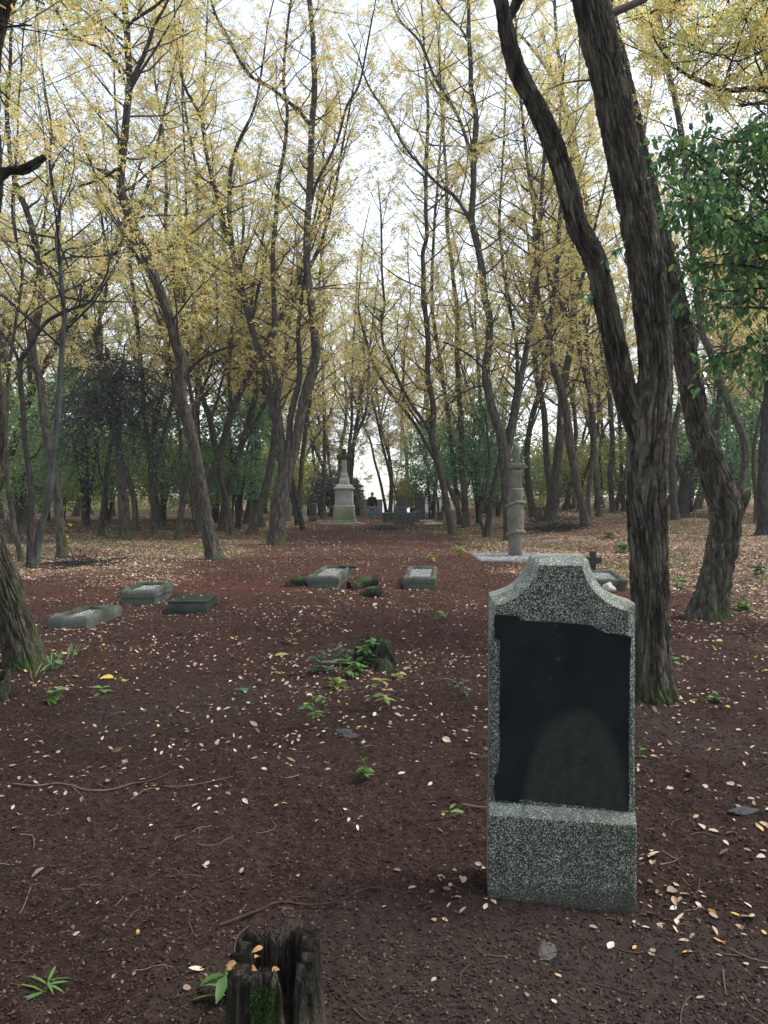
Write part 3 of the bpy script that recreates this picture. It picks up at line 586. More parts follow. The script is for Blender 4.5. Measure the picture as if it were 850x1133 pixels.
trees2 = [
 ('upright slender tree third from the lane edge right of the headstones', [[(517, 584, 9), (514, 545, 8.4), (511, 516, 8), (510, 460, 7.6), (508, 440, 7.2), (506, 393, 6.8), (506, 346, 6.4), (502, 311, 6), (498, 275, 5.6), (495, 254, 5.4), (494, 200, 5), (492, 165, 4.4), (489, 120, 3.8), (487, 60, 3), (486, 0, 2.2)]], {}),
 ('crooked grey tree pressed between two others at the right lane edge', [[(509, 581, 7), (505, 545, 6.6), (500, 498, 6.2), (495, 455, 6), (489, 410, 5.8), (482, 370, 5.4), (478, 330, 5), (479, 280, 4.4), (483, 220, 3.8), (488, 150, 3), (492, 60, 2.2)]], {}),
 ('short dark slanting tree just left of the carved stone pillar', [[(538, 594, 9), (545, 548, 8), (551, 520, 7.5), (555, 500, 7), (566, 460, 6), (572, 420, 5.4), (570, 370, 5), (560, 320, 4.4), (553, 250, 3.8), (556, 180, 3), (560, 100, 2.4), (562, 40, 1.8)], [(536, 590, 5), (531, 570, 4.4), (536, 545, 4), (542, 515, 3.6), (540, 480, 3), (536, 450, 2.4)]], dict(mat='bark_dark')),
 ('broad-based tree with flared foot behind the gravestone and pillar', [[(649, 582, 14), (646, 565, 12), (641, 545, 11.5), (635, 516, 11.5), (630, 488, 11.5), (626, 455, 11), (619, 425, 10.5), (611, 400, 10), (605, 358, 9), (597, 334, 7), (594, 310, 6.5), (596, 280, 6), (592, 240, 5.2), (585, 190, 4.4), (578, 130, 3.6), (572, 60, 2.8), (570, 0, 2.2)], [(606, 362, 7), (611, 340, 6.5), (615, 310, 6), (617, 280, 5.4), (619, 247, 4.8), (622, 190, 4), (620, 130, 3), (626, 60, 2.2)]], dict(k=24, step=.1, disp=bark_disp(.02, 3.6, 2.9, .3))),
 ('straight slim tree behind the brush heap right of the pillar', [[(663, 572, 8), (660, 535, 7.4), (656, 507, 7), (655, 460, 6.8), (651, 416, 6.4), (648, 369, 6), (645, 334, 5.6), (640, 310, 5.2), (633, 280, 4.8), (630, 230, 4.2), (634, 170, 3.4), (640, 100, 2.6), (642, 20, 2)]], {}),
 ('curving tree half hidden behind the left fork of the big tree', [[(678, 568, 8), (675, 526, 7.6), (678, 498, 7.4), (676, 460, 7.4), (675, 440, 7.2), (668, 400, 7), (662, 340, 7), (657, 280, 7), (651, 235, 6.6), (641, 188, 6.2), (633, 141, 5.8), (623, 106, 5.4), (619, 70, 5), (615, 28, 4.6), (614, -20, 4)], [(624, 110, 3.6), (612, 87, 4.2), (598, 66, 4.2), (584, 48, 4), (573, 37, 3.6)]], {}),
 ('leaning tree with roof of yellow leaves left of the forest lane', [[(257, 592, 9), (251, 554, 8.4), (245, 530, 8.2), (240, 501, 8), (232, 465, 7.8), (227, 447, 7.6), (219, 416, 7.2), (209, 375, 6.8), (200, 345, 6.4), (190, 300, 6), (184, 260, 5.4), (184, 200, 4.6), (179, 140, 3.8), (171, 80, 3), (168, 20, 2.2)], [(232, 470, 4), (241, 440, 3.6), (250, 405, 3.2), (253, 380, 2.8), (258, 350, 2)]], {}),
 ('pair stem leaning right against the many-stemmed tree', [[(278, 592, 13), (286, 565, 12), (294, 541, 11.5), (301, 505, 10), (305, 470, 8), (309, 430, 6.4), (317, 390, 5), (322, 340, 4), (325, 280, 3)]], dict(k=20)),
 ('thick grey tree just behind the many-stemmed tree', [[(274, 580, 12), (281, 535, 11.5), (285, 498, 11.5), (281, 460, 11), (282, 440, 10.6), (276, 400, 10), (268, 360, 9), (258, 315, 8), (249, 280, 7), (245, 240, 6), (232, 190, 5), (225, 130, 4), (228, 60, 3), (230, 0, 2.4)], [(284, 505, 6), (278, 470, 6), (275, 430, 5.4), (279, 390, 5), (272, 340, 4.4), (266, 290, 3.4), (262, 250, 2.8)]], dict(k=20)),
 ('slim pole tree with a kinked top behind the S-curved tree', [[(228, 590, 6.5), (224, 540, 6.2), (220, 480, 6), (218, 420, 5.8), (225, 358, 5.6), (229, 334, 5.4), (226, 312, 5.2), (219, 287, 5), (218, 235, 4.8), (217, 188, 4.2), (212, 160, 3.8), (205, 122, 3.2), (200, 60, 2.4), (198, 10, 2)], [(228, 322, 2.6), (236, 300, 2.4), (243, 285, 2), (248, 262, 1.6)]], {}),
 ('straight dark tree close to the right of the many-stemmed tree', [[(330, 581, 7), (331, 554, 6.6), (334, 516, 6.4), (338, 480, 6), (342, 450, 5.6), (347, 420, 5.2), (352, 380, 4.6), (353, 330, 4), (357, 270, 3.4), (366, 200, 2.8), (372, 120, 2.2)]], {}),
 ('single upright tree just left of the white cross monument', [[(357, 574, 6), (358, 535, 5.6), (359, 498, 5.2), (359, 450, 5), (357, 415, 4.6), (356, 370, 4), (358, 320, 3.6), (354, 260, 3), (357, 190, 2.4), (360, 120, 2)]], {}),
 ('slender V-forked tree rising behind the white cross monument', [[(383, 571, 6), (384, 530, 5), (386, 500, 4.6), (389, 470, 4.2), (389, 440, 3.8), (390, 400, 3.2), (393, 350, 2.8), (396, 290, 2.2)], [(386, 505, 4.4), (396, 478, 4.2), (405, 455, 4), (408, 416, 3.6), (409, 391, 3.2), (413, 350, 2.6), (419, 300, 2)]], dict(start=6.5)),
 ('dark bent tree with a forked crown at far left', [[(34, 628, 11), (34, 592, 8.6), (34, 545, 8), (31, 507, 7.6), (28, 480, 7.4), (25, 452, 7.2), (22, 419, 7), (23, 398, 7), (32, 385, 6.4), (42, 369, 6), (54, 355, 5.6), (68, 347, 5), (82, 341, 4.4), (99, 334, 3.8), (110, 318, 3.4), (119, 299, 2.8), (119, 275, 2.2), (112, 250, 1.6)], [(22, 402, 4.6), (14, 383, 4.4), (5, 372, 4), (-6, 362, 3.4)], [(82, 342, 2.6), (88, 325, 2.2), (92, 308, 1.8)], [(28, 400, 2.6), (40, 410, 2.4), (52, 425, 2)], [(33, 508, 3), (41, 502, 2.6), (46, 492, 2)]], dict(mat='bark_dark', twig='twig_dark', k=16, step=.1, start=4.6, crown=dict(dens=.25, bspace=.4, blen=(.8, 1.8)))),
 ('smooth bluish-grey tree leaning right at far left', [[(38, 628, 11), (45, 588, 9.4), (54, 554, 8.8), (58, 516, 8.4), (62, 488, 8.2), (64, 465, 7.8), (66, 440, 7.6), (68, 405, 7.2), (72, 358, 6.8), (70, 329, 6.4), (67, 294, 6), (63, 264, 5.6), (66, 240, 5.2), (60, 212, 4.8), (55, 180, 4), (58, 140, 3.4), (50, 100, 2.8), (44, 50, 2.2)], [(64, 475, 3), (72, 466, 2.8), (84, 462, 2.4), (98, 460, 1.8)], [(70, 335, 3.4), (66, 310, 3.4), (70, 282, 3), (78, 275, 2.6), (92, 274, 2.2), (110, 268, 1.8)]], dict(mat='bark_blue', twig='twig_dark', k=16, step=.1, start=4.6, crown=dict(dens=.3))),
 ('sturdy tree with mossy foot behind the bluish-grey tree', [[(69, 618, 14), (66, 582, 12.5), (63, 545, 12), (59, 520, 12), (54, 490, 11.6), (50, 470, 11.2), (45, 428, 10.6), (38, 400, 10.4), (36, 376, 10.2), (41, 353, 9.8), (46, 322, 9.4), (42, 287, 9), (36, 252, 8.4), (27, 224, 7.8), (17, 200, 7), (10, 160, 6), (8, 110, 5), (12, 50, 4), (14, 0, 3)]], dict(k=24, step=.1, disp=bark_disp(.014, 4, 1.9, .3))),
 ('thin trunk behind the mossy leaning trunk at the left edge', [[(24, 622, 7), (16, 582, 6.6), (11, 554, 6.4), (8, 526, 6.2), (6, 470, 5.6), (10, 410, 5), (18, 350, 4.6), (24, 300, 4.2), (14, 240, 3.6), (20, 160, 3), (24, 60, 2.2)]], {}),
 ('black stemmed tree under the drooping grey crown', [[(112, 594, 8), (113, 575, 7), (115, 554, 7), (117, 526, 6.6), (121, 500, 6), (128, 470, 5), (134, 430, 4), (138, 380, 3)], [(116, 540, 3.6), (110, 520, 3.2), (108, 495, 2.6), (104, 470, 2)]], dict(mat='bark_dark', twig='twig_dark')),
 ('plain brown tree left of the S-curved tree in the leaf litter', [[(171, 591, 8), (170, 564, 7.4), (168, 532, 7.2), (166, 500, 7), (160, 460, 6.6), (156, 400, 6), (150, 340, 5.4), (144, 290, 4.8), (138, 240, 4.2), (134, 190, 3.4), (128, 120, 2.8), (126, 40, 2)]], {}),
 ('two-stemmed slanting tree between the brown and S-curved trees', [[(198, 597, 11), (200, 573, 9.6), (204, 550, 8.6), (210, 526, 7.6), (217, 495, 6.6), (214, 450, 6), (207, 410, 5.4), (203, 350, 4.8), (207, 280, 4), (205, 200, 3.2), (202, 110, 2.4), (203, 30, 2)], [(202, 560, 6), (200, 530, 5.6), (201, 498, 5.4), (198, 469, 5), (192, 430, 4.4), (186, 380, 3.8), (180, 320, 3)]], dict(k=18)),
 ('short-trunked tree directly left of the S-curved tree foot', [[(218, 590, 7), (213, 560, 6.4), (211, 530, 6), (214, 490, 5.4), (222, 440, 4.8), (238, 385, 4), (240, 330, 3.2), (236, 260, 2.6), (240, 180, 2)]], {}),
 ('stout dark snag with a ragged broken top right of the big forked tree', [[(754, 572, 20), (757, 552, 17), (760, 529, 16), (764, 512, 15), (767, 502, 11)], [(756, 530, 4), (750, 515, 3.6), (751, 503, 3)]], dict(mat='bark_dark', k=20, step=.08, disp=bark_disp(.03, 3, 3.2, .2), ext=False, start=99)),
 ('bowed grey tree passing behind the leaning knee-stub tree', [[(812, 590, 12), (818, 555, 11), (824, 518, 10.5), (826, 500, 10.5), (821, 480, 10.5), (812, 460, 10.5), (802, 435, 10.2), (793, 412, 10), (784, 385, 10), (776, 363, 9.6), (768, 290, 9.2), (762, 220, 9), (754, 150, 8.6), (746, 106, 8), (739, 80, 7.6), (735, 50, 7), (728, 10, 6), (720, -40, 5)], [(735, 55, 5), (720, 35, 4.6), (706, 22, 4), (692, 10, 3.4), (680, -8, 2.8)], [(738, 80, 4), (741, 50, 3.8), (742, 20, 3.2), (746, -20, 2.6)]], dict(k=22, step=.1, crown=dict(bspace=.38, dens=1.4))),
 ('stout dark trunk at the right edge of the wood', [[(848, 592, 22), (846, 560, 18), (845, 540, 17), (847, 500, 16), (849, 465, 15), (853, 420, 14), (857, 360, 13), (856, 300, 12), (860, 220, 10.5), (854, 140, 9.5), (848, 60, 8.5), (846, 0, 7), (850, -40, 6)], [(848, 75, 5), (838, 40, 4.4), (826, 20, 4), (812, 10, 3.2), (800, -10, 2.4)]], dict(mat='bark_dark', k=22, step=.1, disp=bark_disp(.02, 3.2, 7.2, .2))),
 ('tree with one hooked side branch behind the fork of the big tree', [[(690, 566, 6), (688, 520, 5.6), (686, 470, 5.2), (682, 420, 5), (690, 360, 4.6), (700, 300, 4.2), (704, 240, 3.8), (712, 160, 3.2), (722, 80, 2.6), (724, 10, 2)], [(666, 540, 3.8), (664, 500, 3.8), (668, 476, 3.6), (676, 464, 3.4), (684, 456, 2.8)]], {}),
]
for i, (lab, stems, kw) in enumerate(trees2):
    kw = dict(dict(seed=40 + i, k=14, step=.14, a=random.Random(i).uniform(-.5, .6), start=4.4), **kw)
    tree(lab, stems, **kw)

# --- tree with large green leaves whose boughs hang in from the right
def bough_tree():
    rng = np.random.default_rng(77); d = 9.0; bx, by = at(930, 0, d)[0], d; bz = float(hs(bx, by)); O = np.array([bx, by, bz])
    root = thing('broadleaf_tree', 'tree with large dark green leaves hanging in from the right edge', 'tree', O)
    P = catmull(np.array([at(930, 720, d) - O, at(922, 560, d) - O, at(915, 380, d) - O, at(905, 200, d) - O, at(900, 20, d) - O, at(890, -160, d) - O]), .2); P[0][2] = -.2
    a = Acc(); a.add(*tube(P, np.linspace(.16, .05, len(P)), 20, bark_disp(.01, 4, 3, .2))); a.build('trunk', MAT['bark_dark'], root)
    boughs = [[(908, 330), (860, 300), (805, 285), (755, 300)], [(905, 260), (850, 215), (790, 185), (738, 160)], [(910, 390), (855, 372), (812, 385), (790, 400)], [(904, 210), (862, 150), (815, 150), (780, 140)],
              [(912, 430), (870, 405), (838, 400)], [(908, 300), (840, 250), (785, 235), (745, 215)], [(906, 240), (850, 190), (800, 205), (770, 190)], [(909, 345), (850, 330), (800, 330), (770, 322)], [(905, 225), (870, 130), (845, 125)], [(908, 300), (870, 255), (830, 290), (800, 310)], [(905, 280), (865, 235), (815, 250), (765, 265)]]
    br, lf = Acc(), Acc(); LP, LD = [], []
    for b in boughs:
        for rep in range(2):
            y0 = rng.uniform(-1.4, 1.2)
            Q = np.array([at(px, py + rng.uniform(-12, 12), d + y0 * (i / (len(b) - 1))) - O for i, (px, py) in enumerate(b)]); Q = catmull(Q, .1)
            br.add(*tube(Q, np.linspace(.022, .004, len(Q)), 6)); n = len(Q)
            for q in range(int(n * 2.0)):
                j = rng.integers(int(n * .12), n); td = nrm(rndu(rng, 1)[0] + np.array([-.25, 0, -.25])); Lt = rng.uniform(.2, .6)
                tp = np.array([Q[j], Q[j] + td * Lt * .5 + np.array([0, 0, .02]), Q[j] + td * Lt - np.array([0, 0, .06])]); br.add(*tube(tp, [.004, .003, .002], 4))
                nl = rng.integers(5, 11); t = rng.uniform(.1, 1, nl)[:, None]; LP.append(tp[0] * (1 - t) + tp[2] * t)
                dd = td * .5 + rndu(rng, nl) * .8; dd[:, 2] -= .55; LD.append(nrm(dd))
    LP = np.concatenate(LP); LD = np.concatenate(LD); n = len(LP); L = rng.uniform(.065, .115, n)
    lf.add(*ovals(LP, LD, nrm(rndu(rng, n) + np.array([0, 0, .8])), L, L * .52, .15, .2))
    br.build('branches', MAT['twig_dark'], root); lf.build('crown', MAT['leaf_bough'], root, smooth=False)
    # sprig of the same leaves at the left fork of the big tree is a shoot of that tree
    br, lf = Acc(), Acc(); OA = np.array(A.location)
    Q = catmull(np.array([at(672, 338, 5.95), at(662, 318, 5.8), at(668, 292, 5.7), at(690, 272, 5.65)]) - OA, .04); Q2 = catmull(np.array([at(672, 338, 5.95), at(660, 330, 5.8), at(648, 326, 5.75)]) - OA, .04)
    LP, LD = [], []
    for q in (Q, Q2):
        br.add(*tube(q, np.linspace(.005, .002, len(q)), 5)); n = 26; j = rng.integers(1, len(q), n); LP.append(q[j]); dd = rndu(rng, n); dd[:, 2] -= .5; LD.append(nrm(dd))
    LP = np.concatenate(LP); LD = np.concatenate(LD); n = len(LP); L = rng.uniform(.06, .1, n)
    lf.add(*ovals(LP, LD, nrm(rndu(rng, n) + np.array([0, 0, .8])), L, L * .42, .15, .25))
    s = br.build('shoot', MAT['twig'], A); lf.build('shoot_leaves', MAT['leaf_teal'], s, smooth=False)
bough_tree()
# robinia just outside the right edge whose boughs reach in at the top
def bough_robinia(label, px, d, trunk, boughs, seed, dens=2.2, r=.15):
    rng = np.random.default_rng(seed); bx = at(px, 0, d)[0]; bz = float(hs(bx, d)); O = np.array([bx, d, bz])
    root = thing('robinia_tree', label, 'tree', O, 0, RG)
    P = catmull(np.array([at(x, y, d) - O for x, y in trunk]), .2); P = np.vstack([[P[0][0], 0, -.2], P])
    a = Acc(); a.add(*tube(P, np.linspace(r, r * .4, len(P)), 24, bark_disp(.012, 4, seed, .2))); a.build('trunk', MAT['bark'], root)
    st = []
    for b, y0, w0 in boughs:
        Q = catmull(np.array([at(x, y, d + y0 * i / (len(b) - 1)) - O for i, (x, y) in enumerate(b)]), .12)
        rr = np.linspace(w0 * .5 * d / F, .006, len(Q)); a = Acc(); a.add(*tube(Q, rr, 10)); a.build('limb', MAT['bark_dark'], root); st.append((Q, rr, False))
    ba, la = grow(rng, st, 0, bspace=.16, blen=(.5, 1.2), leafgap=.15, m=11, L=.05, W=.022, size=.2, dens=dens, rise=(-.5, .7))
    ba.build('branches', MAT['twig_dark'], root); la.build('crown', MAT['leaf'], root, smooth=False)
bough_robinia('robinia outside the right edge with a dark level bough across the top corner', 905, 9.5, [(915, 650), (905, 400), (880, 200), (868, 60), (880, -80)],
    [([(868, 100), (835, 98), (800, 100), (777, 90), (752, 78), (735, 60), (722, 40)], -.6, 8), ([(875, 105), (845, 112), (822, 116), (800, 102)], -.3, 5), ([(868, 30), (820, 20), (780, 30), (745, 10)], .8, 5), ([(868, 60), (830, 45), (790, 60), (760, 45), (735, 30)], 1.5, 5), ([(870, -10), (800, -20), (730, 10), (690, 20)], 1.5, 6), ([(868, 70), (840, 60), (815, 68), (800, 60)], -1.0, 4)], 91)
bough_robinia('robinia outside the left edge dangling yellow leaves into the top corner', -60, 6.5, [(-65, 760), (-60, 500), (-55, 250), (-45, 60), (-30, -90)],
    [([(-45, 60), (-20, 40), (5, 30), (35, 28)], -.4, 5), ([(-40, 20), (-10, 0), (20, -8), (50, 5)], .3, 5), ([(-48, 90), (-25, 80), (-5, 95), (10, 110)], .4, 4)], 92, 2., .12)

# --- the crowded trees farther back: five kinds, copied
def archetype(seed, Hh_, r, lean, fork, dens, start=4.4):
    rng = np.random.default_rng(seed); root = thing('robinia_tree', 'slender robinia in the crowded stand far behind the lane', 'tree', (0, 0, -50), 0, RG)
    n = 11; az = rng.uniform(0, 6.28); p = np.array([0, 0, -.3]); pts = [p]; dr = nrm(np.array([math.cos(az) * lean, math.sin(az) * lean, 1.]))
    for i in range(n):
        dr = nrm(dr + rng.normal(0, .12, 3) * np.array([1, 1, 0]) + np.array([0, 0, .05])); p = p + dr * Hh_ / n; pts.append(p)
    P = catmull(np.array(pts), .35); rr = np.linspace(r, .015, len(P)); rr = rr * (1 + .4 * np.exp(-np.maximum(P[:, 2], 0) / .25))
    a = Acc(); a.add(*tube(P, rr, 10)); st = [(P, rr, True)]; a.build('trunk', MAT['bark'], root)
    for q in range(fork):
        i = int(len(P) * rng.uniform(.2, .55)); az = rng.uniform(0, 6.28); dr = nrm(np.array([math.cos(az) * .5, math.sin(az) * .5, 1.])); p = P[i]; pts = [p]; L = (Hh_ - P[i][2]) * rng.uniform(.55, .85)
        for k in range(6): dr = nrm(dr + rng.normal(0, .13, 3) * np.array([1, 1, 0]) + np.array([0, 0, .07])); p = p + dr * L / 6; pts.append(p)
        Q = catmull(np.array(pts), .4); r2 = np.linspace(rr[i] * .7, .012, len(Q)); b = Acc(); b.add(*tube(Q, r2, 8)); b.build('limb', MAT['bark'], root); st.append((Q, r2, True))
    ba, la = grow(rng, st, start, bspace=.40, blen=(1.4, 4.0), leafgap=.13, m=5, L=.12, W=.056, size=.28, dens=dens * .62, rise=(-.05, .8))
    ba.build('branches', MAT['twig'], root); la.build('crown', MAT['leaf'], root, smooth=False)
    return root
arch = [archetype(s, h, r, l, f, d) for s, h, r, l, f, d in ((201, 18, .14, .12, 2, 1.), (202, 19.5, .17, .18, 2, 1.), (203, 16.5, .11, .08, 1, 1.), (204, 20, .19, .15, 3, .9), (205, 17.5, .12, .22, 1, 1.1), (206, 19, .15, .05, 2, .8))]
rr_ = random.Random(5); used = [False] * len(arch); placed = []
n_far = 0
for t in range(4000):
    if n_far >= 126: break
    y = rr_.uniform(30, 69); px = rr_.uniform(-60, 910); x = (px - 425) / F * y
    if 338 < px < 505 and y < 57: continue
    if 378 < px < 432 and rr_.random() < .35: continue
    if abs(x) < 3.6 and y < 60: continue
    if n_far > 96 and not (300 < px < 545 and y > 55): continue
    if 400 < px < 428: continue
    if any((x - q[0]) ** 2 + (y - q[1]) ** 2 < (1.9 if y < 50 else 2.4) ** 2 for q in placed): continue
    placed.append((x, y)); i = rr_.randrange(len(arch)); z = float(hs(x, y)); rz = rr_.uniform(0, 6.28); sc = rr_.uniform(.85, 1.15)
    if not used[i]: arch[i].location = (x, y, z); arch[i].rotation_euler = (0, 0, rz); arch[i].scale = (sc,) * 3; used[i] = True
    else: dup(arch[i], (x, y, z), rz, sc)
    n_far += 1

young = archetype(207, 11.5, .07, .10, 2, 1.9, 2.0); young['label'] = 'young leafy robinia closing the far end of the lane'
for q, (px, y) in enumerate([(346, 61), (361, 66), (374, 63), (436, 68), (446, 63), (459, 67), (474, 61), (492, 65), (508, 60), (332, 66)]):
    x = (px - 425) / F * y; z = float(hs(x, y))
    if q == 0: young.location = (x, y, z)
    else: dup(young, (x, y, z), q * 1.7, .8 + .05 * (q % 6))

# --- green undergrowth trees and shrubs
def shrub(name, label, cat, loc, h, wd, nclump, per, leafL, mat, seed, z0=.25, group=None, flat=.35, stem='twig_dark', aspect=.5, nst=6):
    rng = np.random.default_rng(seed); root = thing(name, label, cat, loc, 0, group); br, lf = Acc(), Acc(); LP, LD = [], []
    c = rndu(rng, nclump) * rng.uniform(.35, 1, (nclump, 1)) ** .6; c = c * np.array([wd / 2, wd / 2, h * (1 - z0) / 2]) + np.array([0, 0, h * (1 + z0) / 2])
    stems = []
    for s in range(nst):
        az = rng.uniform(0, 6.28); q = np.array([[rng.normal(0, .1), rng.normal(0, .1), -.15], [math.cos(az) * wd * .1, math.sin(az) * wd * .1, h * .4], [math.cos(az) * wd * .25, math.sin(az) * wd * .25, h * .85]]); Q = catmull(q, .3)
        br.add(*tube(Q, np.linspace(.02 + h * .006, .008, len(Q)), 6)); stems.append(Q)
    for cc in c:
        Q = stems[rng.integers(nst)]; j = int(np.argmin(np.linalg.norm(Q - cc * np.array([.3, .3, .8]), axis=1))); mid = (Q[j] + cc) / 2 + np.array([0, 0, .15]); br.add(*tube(catmull(np.array([Q[j], mid, cc]), .25), np.linspace(.012, .004, len(catmull(np.array([Q[j], mid, cc]), .25))), 4))
        rad = rng.uniform(.25, .55) * wd * .28; n = rng.poisson(per)
        p = rng.normal(0, 1, (n, 3)) * np.array([rad, rad, rad * flat]) + cc; LP.append(p); dd = rndu(rng, n); dd[:, 2] = dd[:, 2] * .5 - .25; LD.append(nrm(dd))
    LP = np.concatenate(LP); LD = np.concatenate(LD); n = len(LP); L = leafL * rng.uniform(.7, 1.25, n)
    up = nrm(rndu(rng, n) + np.array([0, -.35, .45])); wdir = nrm(np.cross(LD, up))
    lf.add(*rhombs(LP, LD, wdir, L[:, None], L[:, None] * aspect))
    br.build('stems', MAT[stem], root); lf.build('foliage', MAT[mat], root, smooth=False); return root
def placed_shrub(name, label, cat, px, Y, h, wd, nclump, per, leafL, mat, seed, **kw):
    x = (px - 425) / F * Y; return shrub(name, label, cat, (x, Y, float(hs(x, Y))), h, wd, nclump, per, leafL, mat, seed, **kw)
SG = 'green undergrowth shrubs behind the trunks'
for i, (lab, px, Y, h, wd, mat) in enumerate([
    ('low orange-tan bush far behind the obelisk headstones', 449, 67, 3.0, 2.6, 'leaf'),
    ('pale yellow bush in the gap between monument and left stems', 340, 60, 4.2, 3.6, 'leaf_lime'),
    ('pale yellow-green thicket between the far left trunks', 66, 38, 4.6, 5.0, 'leaf_lime'),
    ('light green bush behind the foot of the S-curved tree', 236, 41, 4.4, 4.4, 'leaf_lime'),
    ('pale yellow bush behind the brush heap', 612, 56, 5.0, 5.5, 'leaf_lime'),
    ('light yellow-green bush between the forked and leaning trees', 735, 52, 5.4, 5.0, 'leaf_lime'),
    ('dark bluish-green leafy tree mass left of the S-curved tree', 95, 31, 7.0, 5.5, 'leaf_green'),
    ('tall bluish-green shrub right of the S-curved tree trunk', 262, 35, 6.8, 4.6, 'leaf_teal'),
    ('green shrub behind the far left trunks', 20, 34, 6.0, 5.5, 'leaf_green'),
    ('yellow-green low shrub far left behind the black stemmed tree', 120, 40, 5.2, 6.0, 'leaf_lime'),
    ('mid green shrub between the brown tree and S-curved tree', 180, 38, 6.0, 5.0, 'leaf_green'),
    ('dark green leafy shrub right of the lane behind the slim trunks', 530, 39, 7.4, 4.2, 'leaf_teal'),
    ('low green shrub behind the pillar to its left', 552, 45, 4.4, 4.0, 'leaf_green'),
    ('dark evergreen shrub overhanging the headstones right of the lane', 478, 52, 6.5, 4.2, 'leaf_teal'),
    ('round green shrub just behind the white cross monument', 390, 62, 3.0, 1.6, 'leaf_green'),
    ('dull green shrub left of the white cross monument', 366, 58, 3.6, 3.0, 'leaf_drab'),
    ('yellow-green shrub behind the flared-foot tree', 632, 50, 4.6, 5.0, 'leaf_lime'),
    ('pale yellow-green bush between trunks right of the flared-foot tree', 690, 46, 5.0, 4.6, 'leaf_lime'),
    ('green shrub behind the broken dark snag', 762, 40, 6.2, 5.5, 'leaf_green'),
    ('large bluish-green shrub behind the leaning knee-stub tree', 815, 36, 6.0, 5.0, 'leaf_teal'),
    ('green bush at the right edge behind the stout dark trunk', 868, 42, 6.6, 6.0, 'leaf_green'),
    ('low green bush at the foot of the far left trunks', 50, 45, 4.0, 6.0, 'leaf_green'),
    ('yellowish shrub behind the many-stemmed tree', 305, 48, 5.4, 4.2, 'leaf_lime'),
    ('green thicket shrub behind the slanting two-stemmed tree', 222, 46, 5.4, 6.5, 'leaf_green')]):
    placed_shrub('green_shrub', lab, 'shrub', px, Y, h, wd, 110, 75, .17, mat, 300 + i, group=SG, z0=.14)
# drooping grey-dark crown on a thick stem, left
def weeping():
    rng = np.random.default_rng(61); bx, by = G(138, 597); bz = float(hs(bx, by)); O = np.array([bx, by, bz])
    root = thing('weeping_tree', 'tree with a drooping dark grey-green crown at the left', 'tree', O)
    P = catmull(np.array([at(x, y, by) - O for x, y in ((138, 598), (137, 564), (134, 526), (131, 498), (127, 460), (122, 420), (118, 385))]), .15); P[0][2] = -.2
    a = Acc(); a.add(*tube(P, np.linspace(.2, .07, len(P)) * (1 + .3 * np.exp(-np.maximum(P[:, 2], 0) / .3)), 20, bark_disp(.015, 4, 2, .5))); a.build('trunk', MAT['bark'], root)
    br, lf = Acc(), Acc(); LP, LD = [], []
    for b in range(75):
        i = rng.integers(int(len(P) * .55), len(P)); az = rng.uniform(0, 6.28); L = rng.uniform(1.2, 2.7); dr = np.array([math.cos(az) * .8, math.sin(az) * .8, rng.uniform(.1, .9)]); p = P[i]; pts = [p]
        for k in range(9): dr = nrm(dr + rng.normal(0, .14, 3) - np.array([0, 0, .25])); p = p + dr * L / 6; pts.append(p)
        Q = catmull(np.array(pts), .2); br.add(*tube(Q, np.linspace(.024, .004, len(Q)), 5))
        for q in range(22):
            j = rng.integers(len(Q) // 5, len(Q)); t = nrm(rndu(rng, 1)[0] * .7 - np.array([0, 0, .7])); l = rng.uniform(.3, 1.0); e = Q[j] + t * l; br.add(*tube(np.array([Q[j], (Q[j] + e) / 2 + rng.normal(0, .05, 3), e]), [.006, .005, .003], 3))
            n = 10; f = rng.uniform(0, 1, (n, 1)); LP.append(Q[j] * (1 - f) + e * f); dd = rndu(rng, n); dd[:, 2] -= .6; LD.append(nrm(dd))
    LP = np.concatenate(LP); LD = np.concatenate(LD); n = len(LP); L = rng.uniform(.05, .11, (n, 1)); lf.add(*rhombs(LP, LD, nrm(np.cross(LD, rndu(rng, n))), L, L * .4))
    br.build('branches', MAT['twig_dark'], root); lf.build('crown', MAT['leaf_drab'], root, smooth=False)
weeping()
# bare twiggy shrubs
def bare_shrub(label, px, Y, h, n, seed, spread=.8):
    rng = np.random.default_rng(seed); x = (px - 425) / F * Y; root = thing('bare_shrub', label, 'shrub', (x, Y, float(hs(x, Y)))); a = Acc(); BP, BR = [], []
    for s in range(n):
        dr = nrm(np.array([rng.normal(0, spread), rng.normal(0, spread), 1.])); p = np.array([rng.normal(0, .15), rng.normal(0, .15), -.1]); pts = [p]; L = h * rng.uniform(.6, 1.1)
        for k in range(6): dr = nrm(dr + rng.normal(0, .15, 3)); p = p + dr * L / 6; pts.append(p)
        BP.append(pts); BR.append(np.linspace(.016, .004, 7)); pts = np.array(pts)
        for q in range(14):
            j = rng.integers(1, 6); d2 = nrm(nrm(pts[j + 1] - pts[j]) + rndu(rng, 1)[0]); b = [pts[j]]
            for k in range(6): d2 = nrm(d2 + rng.normal(0, .2, 3)); b.append(b[-1] + d2 * .13)
            BP.append(b); BR.append(np.linspace(.006, .002, 7))
    a.add(*tubes(np.array(BP), np.array(BR), 4)); a.build('stems', MAT['twig'], root); return root
bare_shrub('tangle of bare grey twigs behind and right of the pillar', 598, 34, 3.4, 26, 71)
bare_shrub('small bare bush left of the dark bent tree foot', 18, 24, 1.6, 10, 72, .4)
